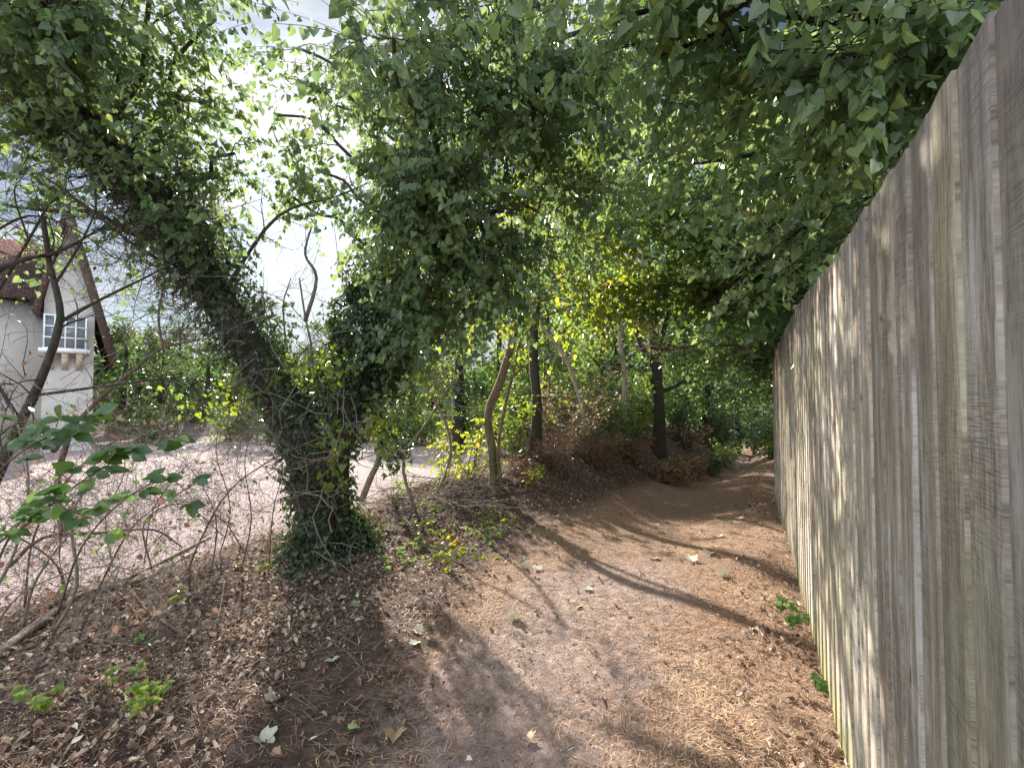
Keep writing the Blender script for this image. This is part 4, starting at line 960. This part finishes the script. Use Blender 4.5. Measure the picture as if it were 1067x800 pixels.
# fine twigs in the litter
def twig_d(x, y):
    s, t = st(x, y); return (sm(-1.9, -2.8, t)*(1-yardmask(x, y))*.8+.22*(t < .34)*(t > -2.6))*near_w(x, y)
x, y = scatter(90000, twig_d, (-8, 7, .7, 11)); n = len(x)
th = RNG.uniform(0, 6.28, n); l = .03+.20*RNG.random(n)**2; z = H(x, y)+.012
Aa = np.stack([x, y, z], -1); x2, y2 = x+np.cos(th)*l, y+np.sin(th)*l; Bb = np.stack([x2, y2, H(x2, y2)+.014+.02*RNG.random(n)], -1)
mb = MB(); twigs(mb, Aa, Bb, (Aa+Bb)/2+RNG.normal(size=(n, 3))*.012+[0, 0, .008], RNG.uniform(.0012, .003, n), .0009)
tag(mb.build('twig_litter', M['twig_dead']), 'fine dry twigs scattered through the dead leaves', 'twig litter', kind='stuff')
# pine needles on the path
def needle_d(x, y):
    s, t = st(x, y); e = np.clip(.42+.95*sm(-1.3, -.2, t+.5*(vn(x*1.6, y*1.6)-.5))+.35*sm(3, 6, s), 0, 1)
    return (t < .345)*(t > -3.0)*e*near_w(x, y)*(.35+.65*sm(.35, .6, vn(x*3, y*3+50)))
x, y = scatter(560000, needle_d, (-3, 8, .7, 13)); n = len(x)
th = RNG.uniform(0, 6.28, n); l = RNG.uniform(.018, .07, n); Aa = np.stack([x, y, H(x, y)+.004], -1)
x2, y2 = x+np.cos(th)*l, y+np.sin(th)*l; Bb = np.stack([x2, y2, H(x2, y2)+.004+.012*RNG.random(n)], -1)
mb = MB(); X = norm(np.cross(Bb-Aa, [0, 0, 1.0]))*(.0009+.0007*RNG.random((n, 1)))
mid = (Aa+Bb)/2+[0, 0, .004]+X*RNG.normal(size=(n, 1))*4
V = np.stack([Aa-X, Aa+X, mid-X, mid+X, Bb], 1); b_ = np.arange(n)[:, None]*5
mb.add(V.reshape(-1, 3), [b_+np.array([[0, 1, 3, 2]]), b_+np.array([[2, 3, 4]])], np.repeat(np.clip(RNG.random(n)*.75+.5*vn(x*2.2, y*2.2+3)-.1, 0, 1), 5))
tag(mb.build('needle_litter', M['needle']), 'orange brown pine needles drifted over the path', 'pine needles', kind='stuff')
# gravel stones on the near yard and crumbs on the path
def stones(name, label, dens, n0, reg, smin, smax, mat, cat_):
    x, y = scatter(n0, dens, reg); n = len(x); z = H(x, y)
    ico = np.array([[1, 0, 0], [-1, 0, 0], [0, 1, 0], [0, -1, 0], [0, 0, .7], [0, 0, -.7]], float)
    s_ = RNG.uniform(smin, smax, n)[:, None, None]; V = ico[None]*s_*(.6+.7*RNG.random((n, 6, 1))); th = RNG.uniform(0, 6.28, n)
    c_, q_ = np.cos(th)[:, None], np.sin(th)[:, None]
    V = np.stack([V[..., 0]*c_-V[..., 1]*q_, V[..., 0]*q_+V[..., 1]*c_, V[..., 2]], -1)+np.stack([x, y, z], -1)[:, None]
    t_ = np.array([[0, 2, 4], [2, 1, 4], [1, 3, 4], [3, 0, 4], [2, 0, 5], [1, 2, 5], [3, 1, 5], [0, 3, 5]])
    mb = MB(); mb.add(V.reshape(-1, 3), [((np.arange(n)*6)[:, None, None]+t_[None]).reshape(-1, 3)], .5)
    tag(mb.build(name, mat), label, cat_, kind='stuff')
M['stone'] = plain('stone', (.30, .25, .24), .9, (.52, .46, .43), 25)
stones('gravel_stones', 'loose pinkish grey gravel stones on the yard', lambda x, y: yardmask(x, y)*near_w(x, y), 60000, (-9, 1, 2.4, 12), .006, .016, M['stone'], 'gravel')
stones('soil_crumbs', 'dark crumbs of soil and bark along path and bank', lambda x, y: ((st(x, y)[1] < .34)*(.25+.75*sm(-1.9, -2.6, st(x, y)[1])+.5*sm(-.4, .2, st(x, y)[1])))*near_w(x, y)*(1-yardmask(x, y)), 60000, (-6, 6, .7, 8), .002, .007, M['soilcrumb'], 'soil crumbs')

# individual big fallen leaves
LEAF['sycamore'] = [(0, 0), (.20, -.14), (.44, -.02), (.36, .17), (.60, .36), (.55, .50), (.34, .50), (.33, .68), (.17, .70), (0, 1)]
def fallen(px_, py_, size, mat, label, group=None):
    b = on(px_, py_); b[2] += .012; th = RNG.uniform(0, 6.28); mb = MB()
    LEAF_ = 'sycamore'
    leaves(mb, b[None], np.array([[math.cos(th), math.sin(th), .05]]), np.array([[RNG.normal()*.12, RNG.normal()*.12, 1]]), np.array([size]), LEAF_, np.array([RNG.random()]), fold=.5, curl=.5)
    root = tag(mb.build('fallen_leaf', M[mat]), label, 'leaf', group)
    return root
for q in [(282, 730, .10, 'fallen', 'large pale grey green leaf in the shade below the ivy trunk shadow'),
          (270, 770, .10, 'fallen', 'large pale leaf at the bottom of the shaded soil, nearest the camera'),
          (346, 693, .075, 'fallen', 'pale leaf on dark soil to the right of the litter edge'),
          (366, 633, .085, 'fallen_green', 'greenish leaf on the dark soil under the ivy trunk'),
          (432, 660, .08, 'fallen', 'pale leaf on the left edge of the worn path, upper of two close together'),
          (430, 676, .07, 'fallen', 'pale leaf on the left edge of the worn path, lower of two close together'),
          (540, 640, .10, 'fallen', 'pale leaf lying flat in the middle of the path, sunlit'),
          (412, 764, .09, 'fallen_brown', 'brown curled leaf at the bottom left of the worn path'),
          (549, 765, .06, 'fallen_brown', 'small tan leaf at the bottom of the worn path'),
          (364, 762, .05, 'fallen_green', 'small green leaf on the shaded soil near the bottom'),
          (284, 786, .045, 'fallen_brown', 'tiny orange leaf beside the large pale leaf at the bottom'),
          (616, 611, .08, 'fallen', 'pale leaf on the path left of centre above the shadow line'),
          (600, 630, .07, 'fallen_brown', 'brownish leaf just below the pale leaf left of centre'),
          (680, 586, .12, 'fallen', 'pale broad leaf on the path, leftmost of the row across it'),
          (722, 590, .12, 'fallen', 'pale broad leaf on the path, middle of the row across it'),
          (738, 583, .13, 'fallen', 'pale broad leaf on the path, rightmost of the row across it'),
          (750, 602, .13, 'fallen', 'pale leaf just in front of the row across the path'),
          (545, 588, .09, 'fallen', 'pale leaf at the foot of the bank below the curved sapling, left'),
          (562, 592, .09, 'fallen', 'pale leaf at the foot of the bank below the curved sapling, right'),
          (546, 580, .08, 'fallen', 'pale leaf against the bank above the two others'),
          (770, 543, .15, 'fallen', 'pale leaf near the fence on the sunny far bend'),
          (748, 560, .13, 'fallen', 'pale leaf in the far shadow band of the path'),
          (640, 562, .10, 'fallen_brown', 'tan leaf in the shadow band on the left of the path'),
          (848, 480+160, .05, 'fallen_brown', 'small brown leaf tucked at the fence foot')]:
    fallen(*q)

# ------------------------------------------------------------------ house
def house():
    Y = 14.0
    def P(px_, py_, Y_=Y): return at(px_, py_, Y_)
    xr = P(97, 400)[0]; base = np.array([xr, Y, 0.0])
    root = thing('white_house', base, 'white rendered house with brown tiled roof and oriel window beyond the yard', 'house')
    rend = plain('white_render', (.46, .43, .385), .9, (.62, .585, .53), 1.3, .2); wood = plain('dark_timber', (.06, .04, .03), .8, (.10, .07, .05)); white = plain('white_paint', (.75, .75, .74), .5); cream = plain('cream_plaster', (.62, .54, .40), .8, (.7, .6, .46))
    m, nt, out = newmat('roof_tiles'); g = NT(nt); pos_ = g.n('ShaderNodeTexCoord').outputs['Object']
    bk = g.n('ShaderNodeTexBrick'); bk.inputs['Scale'].default_value = 1; bk.inputs['Brick Width'].default_value = .17; bk.inputs['Row Height'].default_value = .11; bk.inputs['Mortar Size'].default_value = .008
    bk.inputs['Color1'].default_value = (.10, .065, .06, 1); bk.inputs['Color2'].default_value = (.17, .11, .10, 1); bk.inputs['Mortar'].default_value = (.04, .03, .03, 1)
    cx = g.n('ShaderNodeSeparateXYZ'); g.l(pos_, cx.inputs[0]); cb = g.n('ShaderNodeCombineXYZ'); g.l(cx.outputs[0], cb.inputs[0]); g.l(g.math('MULTIPLY', cx.outputs[2], 1.25), cb.inputs[1]); g.l(cb.outputs[0], bk.inputs[0])
    bs = g.n('ShaderNodeBsdfPrincipled'); g.l(bk.outputs[0], bs.inputs['Base Color']); bs.inputs['Roughness'].default_value = 1; bs.inputs['Specular IOR Level'].default_value = 0; g.l(bs.outputs[0], out.inputs[0]); tiles = m
    pane = plain('window_glass', (.10, .11, .13), .06, (.20, .21, .22), 1.5, spec=.9)
    zr = P(0, 232)[2]; ze = P(0, 316)[2]; zt = P(0, 318)[2]
    dp = 8.0; xl = xr-9; ax = xr-(xr-P(72, 240)[0])*.75
    # gable wing: front wall with steep gable
    w = MB(); gl = ax-(xr-ax)*.7
    for yy in (Y, Y+dp):
        w.add([(gl, yy, -.3), (xr, yy, -.3), (xr, yy, zt), (ax, yy, zr), (gl, yy, zt)], [[[0, 1, 2, 3, 4]]] if yy == Y else [[[4, 3, 2, 1, 0]]])
    w.add([(xr, Y, -.3), (xr, Y+dp, -.3), (xr, Y+dp, zt), (xr, Y, zt)], [[[0, 1, 2, 3]]]); w.add([(gl, Y, -.3), (gl, Y+dp, -.3), (gl, Y+dp, zt), (gl, Y, zt)], [[[3, 2, 1, 0]]])
    w.box(((xl+gl)/2, Y+1.0+3, (ze-.3)/2-.002), (gl-xl-.01, 6.0, ze+.3))
    w.build('wall', rend, root)
    r = MB()
    def slab(a, b, c, d, th=.12):
        a, b, c, d = map(np.array, (a, b, c, d)); n_ = norm(np.cross(b-a, d-a)); n_ = n_ if n_[2] > 0 else -n_
        V_ = np.array([a, b, c, d, a+n_*th, b+n_*th, c+n_*th, d+n_*th]); r.add(V_, [[[0, 3, 2, 1], [4, 5, 6, 7], [0, 1, 5, 4], [1, 2, 6, 5], [2, 3, 7, 6], [3, 0, 4, 7]]])
    ov = .42; sl = (zr-zt)/(xr-ax)
    slab((ax, Y-.35, zr+.02), (ax, Y+dp, zr+.02), (xr+ov, Y+dp, zt-ov*sl+.02), (xr+ov, Y-.35, zt-ov*sl+.02))
    slab((ax, Y-.35, zr+.02), (ax, Y+dp, zr+.02), (gl-.1, Y+dp, zt-.1*sl), (gl-.1, Y-.35, zt-.1*sl))
    slab((xl, Y+.55, ze-.02), (gl+.2, Y+.55, ze-.02), (gl+.2, Y+4, zr-.1), (xl, Y+4, zr-.1)); slab((xl, Y+7.4, ze), (gl+.2, Y+7.4, ze), (gl+.2, Y+4, zr-.1), (xl, Y+4, zr-.1))
    rf = r.build('roof', tiles, root)
    b = MB()
    q0 = np.array([ax, Y-.40, zr-.02]); q1 = np.array([xr+ov+.02, Y-.40, zt-ov*sl-.02]); dd = norm(q1-q0); ln = np.linalg.norm(q1-q0)
    b.box((q0+q1)/2, (ln, .06, .2), axes=[dd, [0, 1, 0], np.cross(dd, [0, 1, 0])])
    b.build('bargeboard', wood, root)
    # oriel window
    wx0, wx1 = xr-(xr-P(50, 340)[0])*.75, xr-(xr-P(90, 340)[0])*.75; wz0, wz1 = P(0, 366)[2], P(0, 334)[2]
    bay = MB(); bay.box(((wx0+wx1)/2, Y-.2, (wz0+wz1)/2), (wx1-wx0, .42, wz1-wz0)); win = bay.build('window', white, root)
    fr = MB(); gz = MB(); nP = 4
    for i in range(nP+1): fr.box((wx0+(wx1-wx0)*i/nP, Y-.43, (wz0+wz1)/2), (.032, .05, wz1-wz0))
    for j in range(4): fr.box(((wx0+wx1)/2, Y-.432, wz0+(wz1-wz0)*j/3), (wx1-wx0+.05, .05, .03))
    fr.build('frame', white, win)
    gz.box(((wx0+wx1)/2, Y-.415, (wz0+wz1)/2), (wx1-wx0-.05, .012, wz1-wz0-.06)); gz.build('pane', pane, win)
    s_ = MB(); s_.box(((wx0+wx1)/2, Y-.25, wz0-.06), (wx1-wx0+.2, .6, .1)); s_.build('sill', white, win)
    for i in range(3):
        xx = wx0+(wx1-wx0)*(.15+.35*i); k = MB()
        k.add([(xx-.07, Y-.002, wz0-.12), (xx+.07, Y-.002, wz0-.12), (xx+.07, Y-.45, wz0-.12), (xx-.07, Y-.45, wz0-.12), (xx-.07, Y-.002, wz0-.6), (xx+.07, Y-.002, wz0-.6)],
              [[[0, 1, 2, 3], [0, 4, 5, 1], [3, 2, 5, 4]], [[0, 3, 4], [1, 5, 2]]]); k.build('bracket', cream, root)
    root.rotation_euler = (0, 0, R(42))
house()

# ------------------------------------------------------------------ light, sky, camera
w = bpy.data.worlds.new('World'); sc.world = w; w.use_nodes = True; g = NT(w.node_tree); w.node_tree.nodes.clear()
sky = g.n('ShaderNodeTexSky', sky_type='NISHITA'); sky.sun_disc = False; sky.sun_elevation = SUNEL; sky.sun_rotation = SUNAZ; sky.air_density = 1.0; sky.dust_density = 1.5
tc = g.n('ShaderNodeTexCoord').outputs['Generated']
mp = g.n('ShaderNodeMapping'); mp.inputs['Scale'].default_value = (1, 1, 2.6); g.l(tc, mp.inputs[0])
n1 = g.noise(mp.outputs[0], 2.1, 7, .55, .4)
dot = g.n('ShaderNodeVectorMath', operation='DOT_PRODUCT'); dot.inputs[1].default_value = tuple(SUN); nv = g.n('ShaderNodeVectorMath', operation='NORMALIZE'); g.l(tc, nv.inputs[0]); g.l(nv.outputs[0], dot.inputs[0])
glow = g.math('POWER', g.math('MAXIMUM', dot.outputs['Value'], 0.0), 45)
cl = g.mapr(n1, .42, .56, .1, 1)
cc = g.mix(g.mapr(glow, 0, 1), (2.0, 2.15, 2.3), (4.2, 4.1, 4.0))
skc = g.mix(1., sky.outputs[0], (.085, .115, .16), 'MULTIPLY')
col = g.mix(g.math('MULTIPLY', cl, .9), skc, cc)
# unseen sky behind the camera is boosted as added fill light, overhead in part
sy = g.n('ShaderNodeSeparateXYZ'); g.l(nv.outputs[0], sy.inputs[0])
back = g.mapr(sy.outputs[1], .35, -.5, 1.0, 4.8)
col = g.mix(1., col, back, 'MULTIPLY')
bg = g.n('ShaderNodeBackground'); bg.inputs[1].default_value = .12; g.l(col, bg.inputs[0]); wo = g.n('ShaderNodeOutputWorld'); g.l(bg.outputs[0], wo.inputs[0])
sl = bpy.data.lights.new('sun', 'SUN'); sl.energy = 5.0; sl.angle = R(1.0); sl.color = (1, .93, .82)
so = bpy.data.objects.new('sun', sl); C.objects.link(so)
from mathutils import Vector
so.rotation_euler = Vector(tuple(SUN)).to_track_quat('Z', 'Y').to_euler(); so.location = (0, 0, 20)
cam = bpy.data.cameras.new('camera'); co = bpy.data.objects.new('camera', cam); C.objects.link(co); sc.camera = co
cam.sensor_width = 36; cam.lens = F/1067*36; cam.clip_end = 600; cam.clip_start = .05
co.location = (0, 0, CAMZ); co.rotation_euler = (math.pi/2+PITCH, 0, 0)
sc.view_settings.view_transform = 'Standard'; sc.view_settings.look = 'None'; sc.view_settings.gamma = 1; sc.view_settings.exposure = 1.75
sc.render.engine = 'CYCLES'
cy_ = sc.cycles; cy_.use_denoising = True; cy_.denoising_prefilter = 'NONE'; cy_.max_bounces = 6; cy_.diffuse_bounces = 4; cy_.glossy_bounces = 2; cy_.transmission_bounces = 4; cy_.transparent_max_bounces = 4; cy_.sample_clamp_indirect = 6
